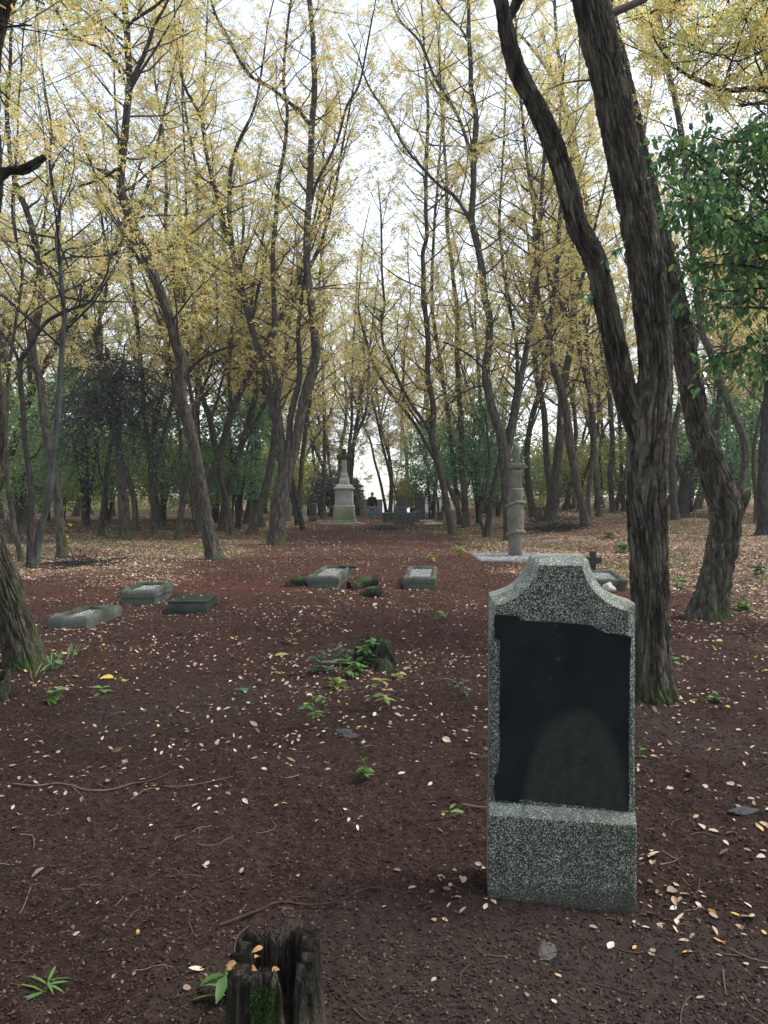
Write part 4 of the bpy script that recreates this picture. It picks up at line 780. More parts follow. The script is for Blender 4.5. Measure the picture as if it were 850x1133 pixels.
# brush heap lying on the ground
def brush(label, px, py, w_, h_, seed, n=160):
    rng = np.random.default_rng(seed); x, y = G(px, py); root = thing('brush_heap', label, 'brush heap', (x, y, float(hs(x, y)))); a = Acc(); BP, BR = [], []
    for i in range(n):
        c = np.array([rng.normal(0, w_ * .28), rng.normal(0, .35), abs(rng.normal(0, h_ * .4))]); d = nrm(np.array([rng.normal(0, 1), rng.normal(0, .6), rng.normal(0, .22)])); L = rng.uniform(.4, 1.3)
        t = np.linspace(-.5, .5, 5)[:, None]; BP.append(c + d * L * t + rng.normal(0, .03, (5, 3))); BR.append(np.linspace(.012, .004, 5))
    a.add(*tubes(np.array(BP), np.array(BR), 4)); a.build('sticks', MAT['twig_dark'], root)
brush('low dark heap of brushwood on the leaf litter right of the pillar', 620, 588, 2.2, .35, 81)
brush('small heap of dead sticks left of the lane by the far left trunks', 90, 626, 1.5, .12, 82, 70)
# far-off wood that reads as one mass
def far_wood():
    rng = np.random.default_rng(99); LP = []
    for i in range(760):
        Y = rng.uniform(60, 80); px = rng.uniform(-90, 940)
        if 345 < px < 500: continue
        x = (px - 425) / F * Y; h = float(hs(x, Y)) + rng.uniform(.1, 6.0) ** 1.0; LP.append(rng.normal(0, 1, (130, 3)) * np.array([1.1, .8, .55]) + np.array([x, Y, h]))
    LP = np.concatenate(LP); n = len(LP); LD = rndu(rng, n); L = rng.uniform(.16, .34, (n, 1)); a = Acc(); a.add(*rhombs(LP, LD, nrm(np.cross(LD, rndu(rng, n))), L, L * .55))
    o = a.build('far_woodland', MAT['leaf_far'], smooth=False); o['kind'] = 'stuff'; o['label'] = 'hazy green-yellow wood closing the view behind the trunks'
far_wood()

# ------------------------------------------------------------------ damp autumn air
def haze():
    bm = bmesh.new(); bmesh.ops.create_cube(bm, size=1); me = bpy.data.meshes.new('haze'); bm.to_mesh(me); bm.free()
    o = bpy.data.objects.new('haze', me); col.objects.link(o); o.scale = (920, 520, 36); o.location = (0, 130, 6.5); o['kind'] = 'stuff'; o['label'] = 'thin pale damp air between the trees'
    m = bpy.data.materials.new('haze'); m.use_nodes = True; t = m.node_tree; t.nodes.remove(t.nodes['Principled BSDF'])
    v = t.nodes.new('ShaderNodeVolumePrincipled'); v.inputs['Color'].default_value = (.93, .95, .97, 1); v.inputs['Density'].default_value = HAZE; v.inputs['Anisotropy'].default_value = .25
    t.links.new(v.outputs[0], t.nodes['Material Output'].inputs['Volume']); me.materials.append(m)
HAZE = .0007
haze()

# ------------------------------------------------------------------ stone things
def bm_obj(name, bm, mat, parent=None, smooth=False, bev=0, seg=2):
    me = bpy.data.meshes.new(name); bmesh.ops.recalc_face_normals(bm, faces=bm.faces); bm.to_mesh(me); bm.free()
    if smooth:
        for p in me.polygons: p.use_smooth = True
    o = bpy.data.objects.new(name, me); col.objects.link(o); me.materials.append(MAT[mat])
    if parent: o.parent = parent
    if bev:
        m = o.modifiers.new('bevel', 'BEVEL'); m.width = bev; m.segments = seg; m.limit_method = 'ANGLE'
    return o
def add_box(bm, x0, x1, y0, y1, z0, z1, taper=0.0):
    v = [bm.verts.new(p) for p in ((x0, y0, z0), (x1, y0, z0), (x1, y1, z0), (x0, y1, z0), (x0 + taper, y0 + taper, z1), (x1 - taper, y0 + taper, z1), (x1 - taper, y1 - taper, z1), (x0 + taper, y1 - taper, z1))]
    for f in ((0,3,2,1), (4,5,6,7), (0,1,5,4), (1,2,6,5), (2,3,7,6), (3,0,4,7)): bm.faces.new([v[i] for i in f])
def rough_box(x0, x1, y0, y1, z0, z1, res=.03, amp=.006, seed=0, taper=0., bevel=.012):
    bm = bmesh.new(); add_box(bm, x0, x1, y0, y1, z0, z1, taper)
    bmesh.ops.bevel(bm, geom=bm.edges[:], offset=bevel, segments=2, affect='EDGES', profile=.5)
    L = max(x1 - x0, y1 - y0, z1 - z0); cuts = 0
    for it in range(6):
        es = [e for e in bm.edges if e.calc_length() > res * 2]
        if not es or len(bm.verts) > 6000: break
        bmesh.ops.subdivide_edges(bm, edges=es, cuts=1, use_grid_fill=True)
    bmesh.ops.triangulate(bm, faces=[f for f in bm.faces if len(f.verts) > 4])
    co = np.array([v.co[:] for v in bm.verts]); bm.normal_update(); no = np.array([v.normal[:] for v in bm.verts]); d = fbm(co * 9 + seed, 3) * amp
    for v, n, k in zip(bm.verts, no, d): v.co += Vector(n * k)
    return bm
def prism(bm, prof, y0, y1):
    """closed outline in x,z pulled from y0 to y1"""
    f = [bm.verts.new((x, y0, z)) for x, z in prof]; b = [bm.verts.new((x, y1, z)) for x, z in prof]; n = len(prof)
    bm.faces.new(f); bm.faces.new(b[::-1])
    for i in range(n): bm.faces.new((f[(i + 1) % n], f[i], b[i], b[(i + 1) % n]))

def gravestone():
    d = 3.0; sc = d / F; bx = at(625, 0, d)[0]; bz = at(623, 1003, d)[2]
    root = thing('gravestone', 'tall speckled granite gravestone with curved shoulders and a blackened panel', 'gravestone', (bx, d, 0), -math.atan2(bx, d) * .5)
    X = lambda px: (px - 623) * sc; Z = lambda py: (1003 - py) * sc + bz
    # lower block with sloping ledge
    bm = bmesh.new(); prism(bm, [(X(542.5), -.12), (X(704), -.12), (X(704), Z(903)), (X(542.5), Z(899))], -.036, .20)
    pl = bm_obj('plinth', bm, 'granite', root, bev=.008, seg=3)
    def bez(p0, p1, p2, n): return [((1-t)**2*p0[0] + 2*t*(1-t)*p1[0] + t*t*p2[0], (1-t)**2*p0[1] + 2*t*(1-t)*p1[1] + t*t*p2[1]) for t in np.linspace(0, 1, n)]
    pr = [(X(544), Z(899) + .003), (X(703), Z(903) + .003), (X(704), Z(668))]
    pr += bez((704, 663), (662, 657), (656, 625), 16)[0:] and [(X(a), Z(b)) for a, b in bez((704, 663), (664, 655), (655, 622), 16)]
    pr += [(X(653), Z(615)), (X(648), Z(611)), (X(598), Z(611)), (X(592), Z(614)), (X(589), Z(620))]
    pr += [(X(a), Z(b)) for a, b in bez((588, 623), (577, 651), (544, 658), 16)]
    pr += [(X(543), Z(663))]
    bm = bmesh.new(); prism(bm, pr, .0, .19)
    bm.normal_update()
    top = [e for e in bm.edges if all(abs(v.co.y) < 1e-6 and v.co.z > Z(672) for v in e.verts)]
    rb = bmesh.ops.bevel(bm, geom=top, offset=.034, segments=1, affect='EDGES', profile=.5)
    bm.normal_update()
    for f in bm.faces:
        if f in set(rb['faces']) or (f.normal.z > .3 and f.calc_center_median().z > Z(672)): f.material_index = 1  # up-facing faces take the granite with sky light painted in
    st = bm_obj('stele', bm, 'granite', root, bev=.004, seg=2); st.data.materials.append(MAT['granite_skylit'])
    # ledge strip, also in the granite with sky light painted in
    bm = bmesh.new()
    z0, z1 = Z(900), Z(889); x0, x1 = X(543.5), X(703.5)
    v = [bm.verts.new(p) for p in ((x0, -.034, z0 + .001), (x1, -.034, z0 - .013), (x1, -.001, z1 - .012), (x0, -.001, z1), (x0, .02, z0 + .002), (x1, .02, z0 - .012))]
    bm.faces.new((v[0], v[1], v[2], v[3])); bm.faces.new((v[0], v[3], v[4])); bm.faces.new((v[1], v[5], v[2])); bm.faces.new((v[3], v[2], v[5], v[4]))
    bm_obj('ledge', bm, 'granite_skylit', root)
    # panel with ragged corners; poly measured on the photograph
    k = 1 / 4.924; P = [(45, 35), (110, 33), (180, 38), (186, 62), (300, 66), (420, 70), (560, 78), (600, 98), (640, 120), (700, 124), (778, 140), (776, 200), (772, 300), (770, 480), (769, 700), (770, 850), (771, 1000), (770, 1093), (700, 1090), (640, 1080), (500, 1074), (340, 1062), (190, 1050), (178, 1070), (110, 1066), (48, 1060), (46, 1000), (48, 930), (70, 902), (77, 800), (75, 640), (76, 480), (74, 320), (75, 175), (48, 165), (46, 100)]
    rng = np.random.default_rng(2); pr = []
    n = len(P)
    for i in range(n):
        a, b = np.array(P[i], float), np.array(P[(i + 1) % n], float); m = max(1, int(np.linalg.norm(b - a) / 22))
        for t in range(m):
            q = a + (b - a) * t / m + rng.normal(0, .9, 2); pr.append((X(540 + q[0] * k), Z(670 + q[1] * k)))
    bm = bmesh.new(); prism(bm, pr[::-1], -.005, .02)
    o = bm_obj('inscription_panel', bm, 'plate', root); o.data.materials[0] = MAT['plate']
    return root
GS = gravestone()
# small sprig by the right edge of the stone

def gravel_bits(x0, x1, y0, y1, z, n, s, seed):
    rng = np.random.default_rng(seed); c = np.stack([rng.uniform(x0, x1, n), rng.uniform(y0, y1, n), z + rng.uniform(-.004, .012, n)], -1)
    o6 = np.array([[1,0,0],[-1,0,0],[0,1,0],[0,-1,0],[0,0,.7],[0,0,-.7]], float); sz = rng.uniform(.5, 1.2, (n, 1, 1)) * s
    v = c[:, None] + (o6[None] + rng.normal(0, .22, (n, 6, 3))) * sz
    f = np.array([[0,2,4],[2,1,4],[1,3,4],[3,0,4],[2,0,5],[1,2,5],[3,1,5],[0,3,5]]); a = Acc(); a.add(v, (np.arange(n)[:, None, None] * 6 + f[None]).reshape(-1, 3)); return a
def frame(w_, l_, h0, h1, t, seed, amp=.008, chamf=.025):
    """kerb ring with a weathered chamfered section, x in [0,w], y in [0,l]"""
    prof = [(0, h0), (0, h0 + (h1 - h0) * .5), (.002, h1 - chamf), (chamf, h1), (t * .5, h1 + .004), (t - chamf, h1), (t, h1 - chamf), (t, h1 - .10)]
    pts = []; st = .04
    def side(a, b): n = max(2, int(math.hypot(b[0] - a[0], b[1] - a[1]) / st)); return [(a[0] + (b[0] - a[0]) * i / n, a[1] + (b[1] - a[1]) * i / n) for i in range(n)]
    V = []
    cs = [(0, 0), (w_, 0), (w_, l_), (0, l_)]
    ns = [side(cs[i], cs[(i + 1) % 4]) for i in range(4)]
    for (o, z) in prof:
        row = []
        c2 = [(o, o), (w_ - o, o), (w_ - o, l_ - o), (o, l_ - o)]
        for i in range(4):
            n = len(ns[i]); a, b = c2[i], c2[(i + 1) % 4]
            row += [(a[0] + (b[0] - a[0]) * q / n, a[1] + (b[1] - a[1]) * q / n, z) for q in range(n)]
        V.append(row)
    V = np.array(V); V = V + np.stack([fbm(V * 7 + seed + s_, 3) for s_ in (0, 13, 29)], -1) * amp
    r, n, _ = V.shape; i = np.arange(r - 1)[:, None] * n; j = np.arange(n)[None]; j2 = (j + 1) % n
    a = Acc(); a.add(V, np.stack([i + j, i + j2, i + n + j2, i + n + j], -1).reshape(-1, 4)); return a
KG = 'low grave surrounds along the lane'
def grave(label, x, y, w_, l_, h, rz, mat, seed, plinth=True, t=.085, gravel=True):
    z = float(hs(x, y)); root = thing('grave_surround', label, 'grave', (x, y, z), rz, KG)
    hp = h * .5 if plinth else -.05
    frame(w_, l_, hp, h, t, seed, .014, chamf=.028).build('kerb', MAT[mat], root)
    if plinth:
        bm = rough_box(.02, w_ - .02, .02, l_ - .02, -.15, hp + .02, .05, .006, seed + 3); bm_obj('plinth', bm, mat, root, True)
    g = gravel_bits(t, w_ - t, t, l_ - t, h - .06, int(w_ * l_ * 6000), .011, seed); 
    g.add(np.array([[t * .9, t * .9, h - .065], [w_ - t * .9, t * .9, h - .065], [w_ - t * .9, l_ - t * .9, h - .065], [t * .9, l_ - t * .9, h - .065]]), np.array([[0, 1, 2, 3]]))
    g.build('gravel', MAT['gravel'], root, smooth=False); return root
grave('low rounded mossy grave kerb nearest the mossy leaning trunk', -4.10, 9.3, .50, .98, .14, -.10, 'kerb', 501, False, .095)
grave('higher grey grave surround behind the dark polished slab at left', -3.82, 11.05, .52, 1.05, .24, .03, 'kerb', 502)
grave('grave surround with a black object on its back edge left of the lane centre', -1.33, 13.1, .56, 1.9, .21, -.08, 'kerb_green', 503)
grave('green-stained grave surround filled with pale gravel at the lane centre', .31, 12.95, .57, 2.0, .21, -.075, 'kerb_green', 504)
grave('grey grave surround half hidden right behind the tall gravestone', 3.42, 13.0, .68, 1.7, .20, -.15, 'kerb', 505)
# black object lying on the back kerb
a = Acc(); x, y = at(385, 627, 14.75)[0], 14.7
bm = rough_box(-.17, .17, -.04, .05, .0, .045, .03, .012, 4); bm_obj('dark_bundle', bm, 'black'); o = col.objects[-1]; o.location = (x, y, float(hs(x, y)) + .205); tag(o, 'dark flat bundle lying on the back edge of a grave surround', 'bundle')
# polished slab
z = float(hs(-2.7, 10.8)); root = thing('grave_slab', 'dark polished low slab between the left graves and the lane', 'grave slab', (-2.7, 10.85, z), .02, KG)
bm = rough_box(-.265, .265, -.37, .37, -.1, .135, .06, .002, 6, 0, .01); bm_obj('block', bm, 'polished', root, True)
bm = rough_box(-.275, .275, -.38, .38, .137, .16, .06, .002, 8, 0, .006); bm_obj('lid', bm, 'polished', root, True)
# small black cross behind the tall gravestone
x, y = at(656, 630, 15.0)[0], 15.0; z = float(hs(x, y)); root = thing('grave_cross', 'small black cross on the grave behind the tall gravestone', 'cross', (x, y, z))
zt = at(656, 610, 15.0)[2] - z; za = at(656, 620, 15.0)[2] - z
bm = bmesh.new(); add_box(bm, -.06, .06, -.03, .03, -.1, zt); bm_obj('post', bm, 'black', root, bev=.008)
bm = bmesh.new(); add_box(bm, -.17, .17, -.034, .034, za - .06, za + .06); bm_obj('crossbar', bm, 'black', root, bev=.008)
def rock(name, label, px, py, size, mat, seed, lift=0.0, cat='stone', group=None):
    x, y = G(px, py); bm = bmesh.new(); bmesh.ops.create_icosphere(bm, subdivisions=4, radius=1)
    co = np.array([v.co[:] for v in bm.verts]); k = 1 + .28 * fbm(co * 1.6 + seed, 3) + .06 * fbm(co * 7 + seed, 2)
    for v, q in zip(bm.verts, k): v.co = Vector((v.co.x * size[0] * q, v.co.y * size[1] * q, v.co.z * size[2] * q))
    o = bm_obj(name, bm, mat, None, True); o.location = (x, y, float(hfull(x, y)) + lift); o.rotation_euler = (0, 0, seed); return tag(o, label, cat, group)
rock('pale_stone', 'lump of pale broken stone on the ground behind the gravestone shoulder', 674, 655, (.12, .1, .09), 'pale_rock', 1.2, .05)
rock('flat_stone', 'bluish-grey flat stone in front of the mossy stump', 384, 811, (.10, .055, .016), 'blue_rock', 2.1, .002)
rock('half_buried_stone', 'flat grey stone sunk in the soil right of the gravestone', 822, 898, (.07, .045, .010), 'blue_rock', 3.4, .0)
rock('soil_clod', 'pale smeared clod of soil below the gravestone', 606, 1056, (.055, .03, .005), 'pale_soil', 4.4, -.001)

# carved pillar
def pillar():
    x, y = G(570.5, 617); z0 = float(hs(x, y)); s = y / F
    root = thing('stone_pillar', 'carved stone pillar with two rope-like bands and a mossy cross on top', 'pillar', (x, y, z0))
    Z = lambda py: at(570, py, y)[2] - z0
    prof = [(.178, -.1), (.180, .0), (.182, Z(592)), (.19, Z(589)), (.212, Z(586)), (.218, Z(575)), (.214, Z(560)), (.198, Z(556)), (.195, Z(545)), (.19, Z(541.5)), (.17, Z(540))]
    n = 40; th = np.linspace(0, 2 * np.pi, n, endpoint=False); zs = np.linspace(-.1, Z(540), 60); rr = np.interp(zs, [p[1] for p in prof], [p[0] for p in prof])
    V = np.stack([rr[:, None] * np.cos(th), rr[:, None] * np.sin(th), zs[:, None] + 0 * th], -1); V = V * (1 + ((.03 + .05 * sst(Z(558), Z(552), V[..., 2])) * fbm(V * 6, 3))[..., None] * np.array([1, 1, 0]))
    a = Acc(); i = np.arange(59)[:, None] * n; j = np.arange(n)[None]; a.add(np.concatenate([V.reshape(-1, 3), [[0, 0, zs[-1]]]]), [np.stack([i + j, i + (j + 1) % n, i + n + (j + 1) % n, i + n + j], -1).reshape(-1, 4), np.stack([59 * n + np.arange(n), 59 * n + (np.arange(n) + 1) % n, np.full(n, 60 * n)], -1)])
    a.build('shaft', MAT['pillar'], root)
    for py, tilt in ((589, .16), (557, .2)):
        t = np.linspace(0, 2 * np.pi, 49)[:-1]; r = .205; Q = np.stack([r * np.cos(t), r * np.sin(t), Z(py) + tilt * r * np.cos(t) - .03 * np.cos(2 * t)], -1)
        Q = np.vstack([Q, Q[:1]]); a = Acc(); a.add(*tube(Q, .045 + .012 * np.sin(np.arange(49) * 1.1), 10)); a.build('rope_band', MAT['pillar'], root)
    bm = rough_box(-.13, .13, -.12, .12, Z(540) - .01, Z(521), .05, .012, 3, .015, .02); bm_obj('cross_foot', bm, 'pillar', root, True)
    zc = Z(516); bm = rough_box(-.23, .23, -.08, .08, zc - .065, zc + .07, .04, .04, 9, 0, .03); bm_obj('crossbar', bm, 'pillar_moss', root, True)
    bm = rough_box(-.085, .085, -.07, .07, Z(521) + .002, Z(491), .04, .04, 12, 0, .03); bm_obj('cross_post', bm, 'pillar_moss', root, True)
    z = float(hs(x, y)); g = thing('gravel_pad', 'pale gravel pad around the foot of the carved pillar', 'gravel pad', (x - .1, y - .2, z))
    gravel_bits(-.95, .9, -1.0, 1.1, .03, 9000, .02, 31).build('gravel', MAT['gravel'], g, smooth=False)
    bm = rough_box(-.97, .92, -1.02, 1.12, -.1, .028, .1, .012, 5); bm_obj('bed', bm, 'slab', g, True)
pillar()

# white cross monument
def monument():
    x, y = G(381, 580); z0 = float(hs(x, y)); Z = lambda py: at(381, py, y)[2] - z0
    root = thing('cross_monument', 'tall white stepped monument topped by a dark mossy stone cross', 'monument', (x, y, z0))
    def blk(name, hw, hd, p0, p1, mat, taper=0, bev=.03, cx=0, amp=.01): bm = rough_box(cx - hw, cx + hw, -hd, hd, Z(p0), Z(p1), .12, amp, p0, taper, bev); return bm_obj(name, bm, mat, root, True)
    blk('base_block', .66, .66, 583, 575, 'white_low'); blk('lower_plinth', .60, .60, 575.2, 560.8, 'white_low', .03); blk('moulding', .57, .57, 561, 559, 'white_stone')
    blk('pedestal', .50, .50, 559.2, 541.5, 'white_stone', .025); blk('cornice', .57, .57, 541.7, 539.4, 'white_stone'); blk('cornice_top', .50, .50, 539.6, 536.2, 'white_stone', .08)
    blk('scroll_block', .30, .28, 536.4, 529, 'white_stone', .05); blk('cross_foot', .22, .2, 529.2, 523, 'white_stone', .06)
    blk('cross_shaft', .15, .12, 523.2, 508.5, 'white_stone', .025)
    blk('cross_arm', .42, .12, 508.7, 503.4, 'moss_stone', 0, .05, 0, .02); blk('cross_head', .13, .11, 503.6, 497, 'moss_stone', 0, .05, 0, .02)
    r2 = thing('stone_step', 'flat pale stone step in front of the white cross monument', 'step', (at(379, 581, y - .9)[0], y - 1.1, z0))
    bm = rough_box(-1.25, 1.25, -.45, .4, -.1, .09, .15, .012, 5); bm_obj('slab', bm, 'slab', r2, True)
monument()

# headstones and posts far down the lane
def headstone(label, px, py, w_, tops, mat, cat='headstone', name='headstone', Y=None, group='headstones far down the lane'):
    """tops: list of (half width m, py top)"""
    x, y = G(px, py) if Y is None else ((px - 425) / F * Y, Y); z0 = float(hs(x, y)); root = thing(name, label, cat, (x, y, z0), 0, group); zb = -.1; nm = ['base', 'die', 'upper_block', 'crown_block']
    for i, (hw, pt) in enumerate(tops):
        zt = at(px, pt, y)[2] - z0; bm = rough_box(-hw, hw, -min(hw, .25) + .02 * i, min(hw, .25) - .02 * i, zb, zt, .1, .008, px + i, .02 if i else 0, .02); bm_obj(nm[i], bm, mat, root, True); zb = zt - .006
headstone('stepped dark obelisk headstone beside the person', 443.5, 580, .7, [(.42, 576), (.37, 565), (.32, 560), (.25, 547)], 'dark_stone')
headstone('stepped dark obelisk headstone farther right under the dark evergreen', 464, 575, .7, [(.40, 570), (.34, 562), (.30, 546)], 'dark_stone')
headstone('small grey post left of the nearer obelisk headstone', 427, 578, .3, [(.16, 569), (.20, 567)], 'dark_stone', 'post', 'stone_post')
headstone('second small grey post touching the nearer obelisk headstone', 433.5, 577, .3, [(.15, 569), (.19, 567)], 'dark_stone', 'post', 'stone_post')
headstone('grey stone urn box right of the nearer obelisk headstone', 455, 581, .3, [(.22, 569.5), (.26, 567)], 'dark_stone', 'post', 'stone_post')
headstone('grey stone box behind the urn box between the two obelisks', 461, 578, .3, [(.18, 568), (.22, 565.5)], 'dark_stone', 'post', 'stone_post')
headstone('lone small grey post at the right by the slim trunks', 487, 576, .3, [(.17, 568), (.22, 565.5)], 'dark_stone', 'post', 'stone_post')
headstone('dark rounded headstone left of the white cross monument', 347, 577, .5, [(.24, 571), (.19, 557)], 'dark_stone')
headstone('small pale headstone beside the dark rounded one at left', 337.5, 577, .4, [(.18, 571), (.13, 561)], 'white_stone')
headstone('pale blue-grey headstone between tree stems left of the monument', 319.5, 576, .5, [(.2, 571), (.17, 558)], 'slab')
headstone('white grave slab lying right of the obelisk headstones', 479, 580.5, 1, [(.5, 578.5)], 'white_stone')
headstone('thin pale slab behind the white grave slab', 472, 577, 1, [(.4, 575.5)], 'white_stone')
headstone('pale bluish headstone right of the walking person', 418.5, 577, .5, [(.24, 573), (.21, 562)], 'slab', Y=58)
headstone('pale bluish headstone left of the walking person', 402, 577, .5, [(.3, 573), (.22, 564)], 'slab', Y=60)

# pale building far behind the lane
def far_house():
    Y = 69; x = (409 - 425) / F * Y; root = thing('garden_shed', 'small pale bluish shed glimpsed far behind the walking person', 'shed', (x, Y, float(hs(x, Y))))
    bm = bmesh.new(); add_box(bm, -1.1, 1.15, 0, 2.5, -.4, 1.1); bm_obj('wall', bm, 'pale_wall', root)
    bm = bmesh.new(); prism(bm, [(-1.2, 1.103), (1.25, 1.103), (1.2, 1.2), (-1.15, 1.24)], -.12, 2.6); bm_obj('roof', bm, 'white_stone', root)
    bm = bmesh.new(); add_box(bm, -.95, -.5, -.03, .02, -.3, 1.0); bm_obj('door', bm, 'slab', root)
MAT['pale_wall'] = m_flat('pale_blue_wall', (.55, .64, .70), .8, .3, .08, 2)
far_house()

# ------------------------------------------------------------------ person walking away
MAT['skin'] = m_flat('skin', (.42, .27, .2), .6, .3, .08); MAT['jacket'] = m_flat('dark_jacket', (.010, .011, .015), .85, .2, .3, 12)
MAT['jeans'] = m_flat('blue_jeans', (.085, .17, .25), .9, .2, .3, 18); MAT['hair'] = m_flat('grey_hair', (.16, .15, .14), .8, .2, .3, 40); MAT['shoe'] = m_flat('dark_shoe', (.03, .025, .022), .7)
def skinned(name, V, E, Rd, mat, parent, root=0, lv=2):
    me = bpy.data.meshes.new(name); me.from_pydata(V, E, []); o = bpy.data.objects.new(name, me); col.objects.link(o); o.parent = parent; me.materials.append(MAT[mat])
    sk = o.modifiers.new('skin', 'SKIN'); sk.use_smooth_shade = True
    for v, r in zip(me.skin_vertices[0].data, Rd): v.radius = r if isinstance(r, tuple) else (r, r); v.use_root = False
    me.skin_vertices[0].data[root].use_root = True
    sb = o.modifiers.new('subdivision', 'SUBSURF'); sb.levels = lv; sb.render_levels = lv; return o
def person():
    x, y = G(412, 577.5); z = float(hs(x, y)); root = thing('person', 'person in dark jacket and blue jeans walking away down the lane', 'person', (x, y, z), .1)
    V = [(0,0,.95), (0,0,1.12), (0,0,1.32), (0,0,1.46), (0,.01,1.54), (0,.02,1.62), (0,.02,1.71), (0,.115,1.615)]; E = [(0,1),(1,2),(2,3),(3,4),(4,5),(5,6),(5,7)]; Rd = [(.15,.11),(.145,.105),(.17,.11),(.09,.075),(.055,.055),(.078,.095),(.06,.075),.014]
    for s in (-1, 1):
        b = len(V); V += [(s*.185,0,1.40), (s*.235,-.03,1.13), (s*.235,.05,.90), (s*.235,.075,.82), (s*.085,.01,.90), (s*.095,.06*s,.50), (s*.095,.02*s-.03,.09), (s*.10,.02*s+.10,.035), (s*.085,.01,1.62)]
        E += [(3,b),(b,b+1),(b+1,b+2),(b+2,b+3),(0,b+4),(b+4,b+5),(b+5,b+6),(b+6,b+7),(5,b+8)]; Rd += [.06,.046,.032,(.02,.036),.085,.058,.042,.036,(.012,.022)]
        for k, (dy, ln) in enumerate(((-.03,.06),(-.01,.075),(.01,.08),(.03,.07))):
            c = len(V); V += [(s*.235,.075+dy,.775), (s*.225,.08+dy,.775-ln)]; E += [(b+3,c),(c,c+1)]; Rd += [.009,.008]
        c = len(V); V += [(s*.22,.115,.80), (s*.21,.13,.76)]; E += [(b+3,c),(c,c+1)]; Rd += [.011,.009]
    skinned('body', V, E, Rd, 'skin', root)
    V = [(0,0,.86),(0,0,1.1),(0,0,1.33),(0,0,1.47)]; E = [(0,1),(1,2),(2,3)]; Rd = [(.19,.14),(.18,.14),(.205,.145),(.10,.09)]
    for s in (-1, 1): b = len(V); V += [(s*.19,0,1.41),(s*.245,-.03,1.13),(s*.245,.045,.91)]; E += [(2,b),(b,b+1),(b+1,b+2)]; Rd += [.082,.068,.055]
    skinned('jacket', V, E, Rd, 'jacket', root)
    V = [(0,0,.93)]; E = []; Rd = [(.165,.125)]
    for s in (-1, 1): b = len(V); V += [(s*.09,.01,.84),(s*.095,.06*s,.50),(s*.095,.02*s-.03,.10)]; E += [(0,b),(b,b+1),(b+1,b+2)]; Rd += [.10,.075,.062]
    skinned('jeans', V, E, Rd, 'jeans', root)
    skinned('hair', [(0,-.035,1.57),(0,-.03,1.68),(0,.02,1.765)], [(0,1),(1,2)], [(.095,.09),(.115,.12),(.08,.09)], 'hair', root)
    for s in (-1, 1): skinned('shoe', [(s*.095,.02*s-.06,.045),(s*.10,.02*s+.03,.045),(s*.105,.02*s+.15,.035)], [(0,1),(1,2)], [.045,.048,.036], 'shoe', root)
person()

# ------------------------------------------------------------------ stumps
def stump_mesh(r_out, r_in, hfun, seed, res=(110, 26), rough=.012):
    n, kz = res; th = np.linspace(0, 2 * np.pi, n, endpoint=False); h = hfun(th); t = np.linspace(0, 1, kz)
    z = -.12 + (h[None, :] + .12) * t[:, None]; fl = 1 + .35 * np.exp(-np.maximum(z, 0) / .09)
    def wall(r, s, fl): 
        q = np.stack([np.cos(th) * 6 + 0 * z, np.sin(th) * 6 + 0 * z, z * 3 + seed], -1); d = rough * (1 - 2 * np.abs(vnoise(q))) + rough * .6 * vnoise(q * 2.7 + s) + .12 * r * vnoise(q * .25 + s)
        rr = r * fl + d; return np.stack([rr * np.cos(th), rr * np.sin(th), z], -1)
    Vo = wall(r_out, 1., fl); Vi = wall(r_in, 7., 1 + 0 * fl)[::-1]; V = np.concatenate([Vo, Vi]); R_ = len(V)
    i = np.arange(R_ - 1)[:, None] * n; j = np.arange(n)[None]; j2 = (j + 1) % n
    a = Acc(); a.add(V, np.stack([i + j, i + j2, i + n + j2, i + n + j], -1).reshape(-1, 4)); return a, Vo
def moss_fuzz(Vo, j0, j1, k0, k1, n, L, seed):
    """a cushion of short moss blades standing on part of a stump wall, with an uneven edge"""
    rng = np.random.default_rng(seed); g = Vo[k0:k1, j0:j1]; r, m, _ = g.shape
    u = rng.uniform(0, 1, n); v = rng.uniform(0, 1, n); i = np.minimum((u * (r - 1)).astype(int), r - 2); j = np.minimum((v * (m - 1)).astype(int), m - 2)
    fu = (u * (r - 1) - i)[:, None]; fv = (v * (m - 1) - j)[:, None]
    P = g[i, j] * (1 - fu) * (1 - fv) + g[i + 1, j] * fu * (1 - fv) + g[i, j + 1] * (1 - fu) * fv + g[i + 1, j + 1] * fu * fv
    e = np.minimum(np.minimum(v, 1 - v) * 2.4, (1 - u) * 2.0); k = e + .45 * fbm(P * 28 + seed, 3) > .22; P = P[k]
    N = nrm(P * np.array([1, 1, 0])); n = len(P); d = nrm(N + rng.normal(0, .55, (n, 3)) + np.array([0, 0, .35])); a = Acc(); l = L * rng.uniform(.5, 1.2, (n, 1))
    a.add(*rhombs(P - N * .002, d, nrm(np.cross(d, rndu(rng, n))), l, l * .45)); return a
def moss_patch(Vo, j0, j1, k0, k1, seed):
    g = Vo[k0:k1, j0:j1]; c = g.mean((0, 1)); n = nrm(g * np.array([1, 1, 0])); r, m, _ = g.shape
    u = np.linspace(0, 1, r)[:, None]; v = np.linspace(0, 1, m)[None]; e = np.clip(np.minimum(np.minimum(u, 1 - u), np.minimum(v, 1 - v)) * 6, 0, 1)
    d = -.008 + .012 * e + .006 * vnoise(g * 120 + seed) * e + .007 * vnoise(g * 40 + seed); P = g + n * d[..., None]
    i = np.arange(r - 1)[:, None] * m; j = np.arange(m - 1)[None]; a = Acc(); a.add(P, np.stack([i + j, i + j + 1, i + m + j + 1, i + m + j], -1).reshape(-1, 4)); return a
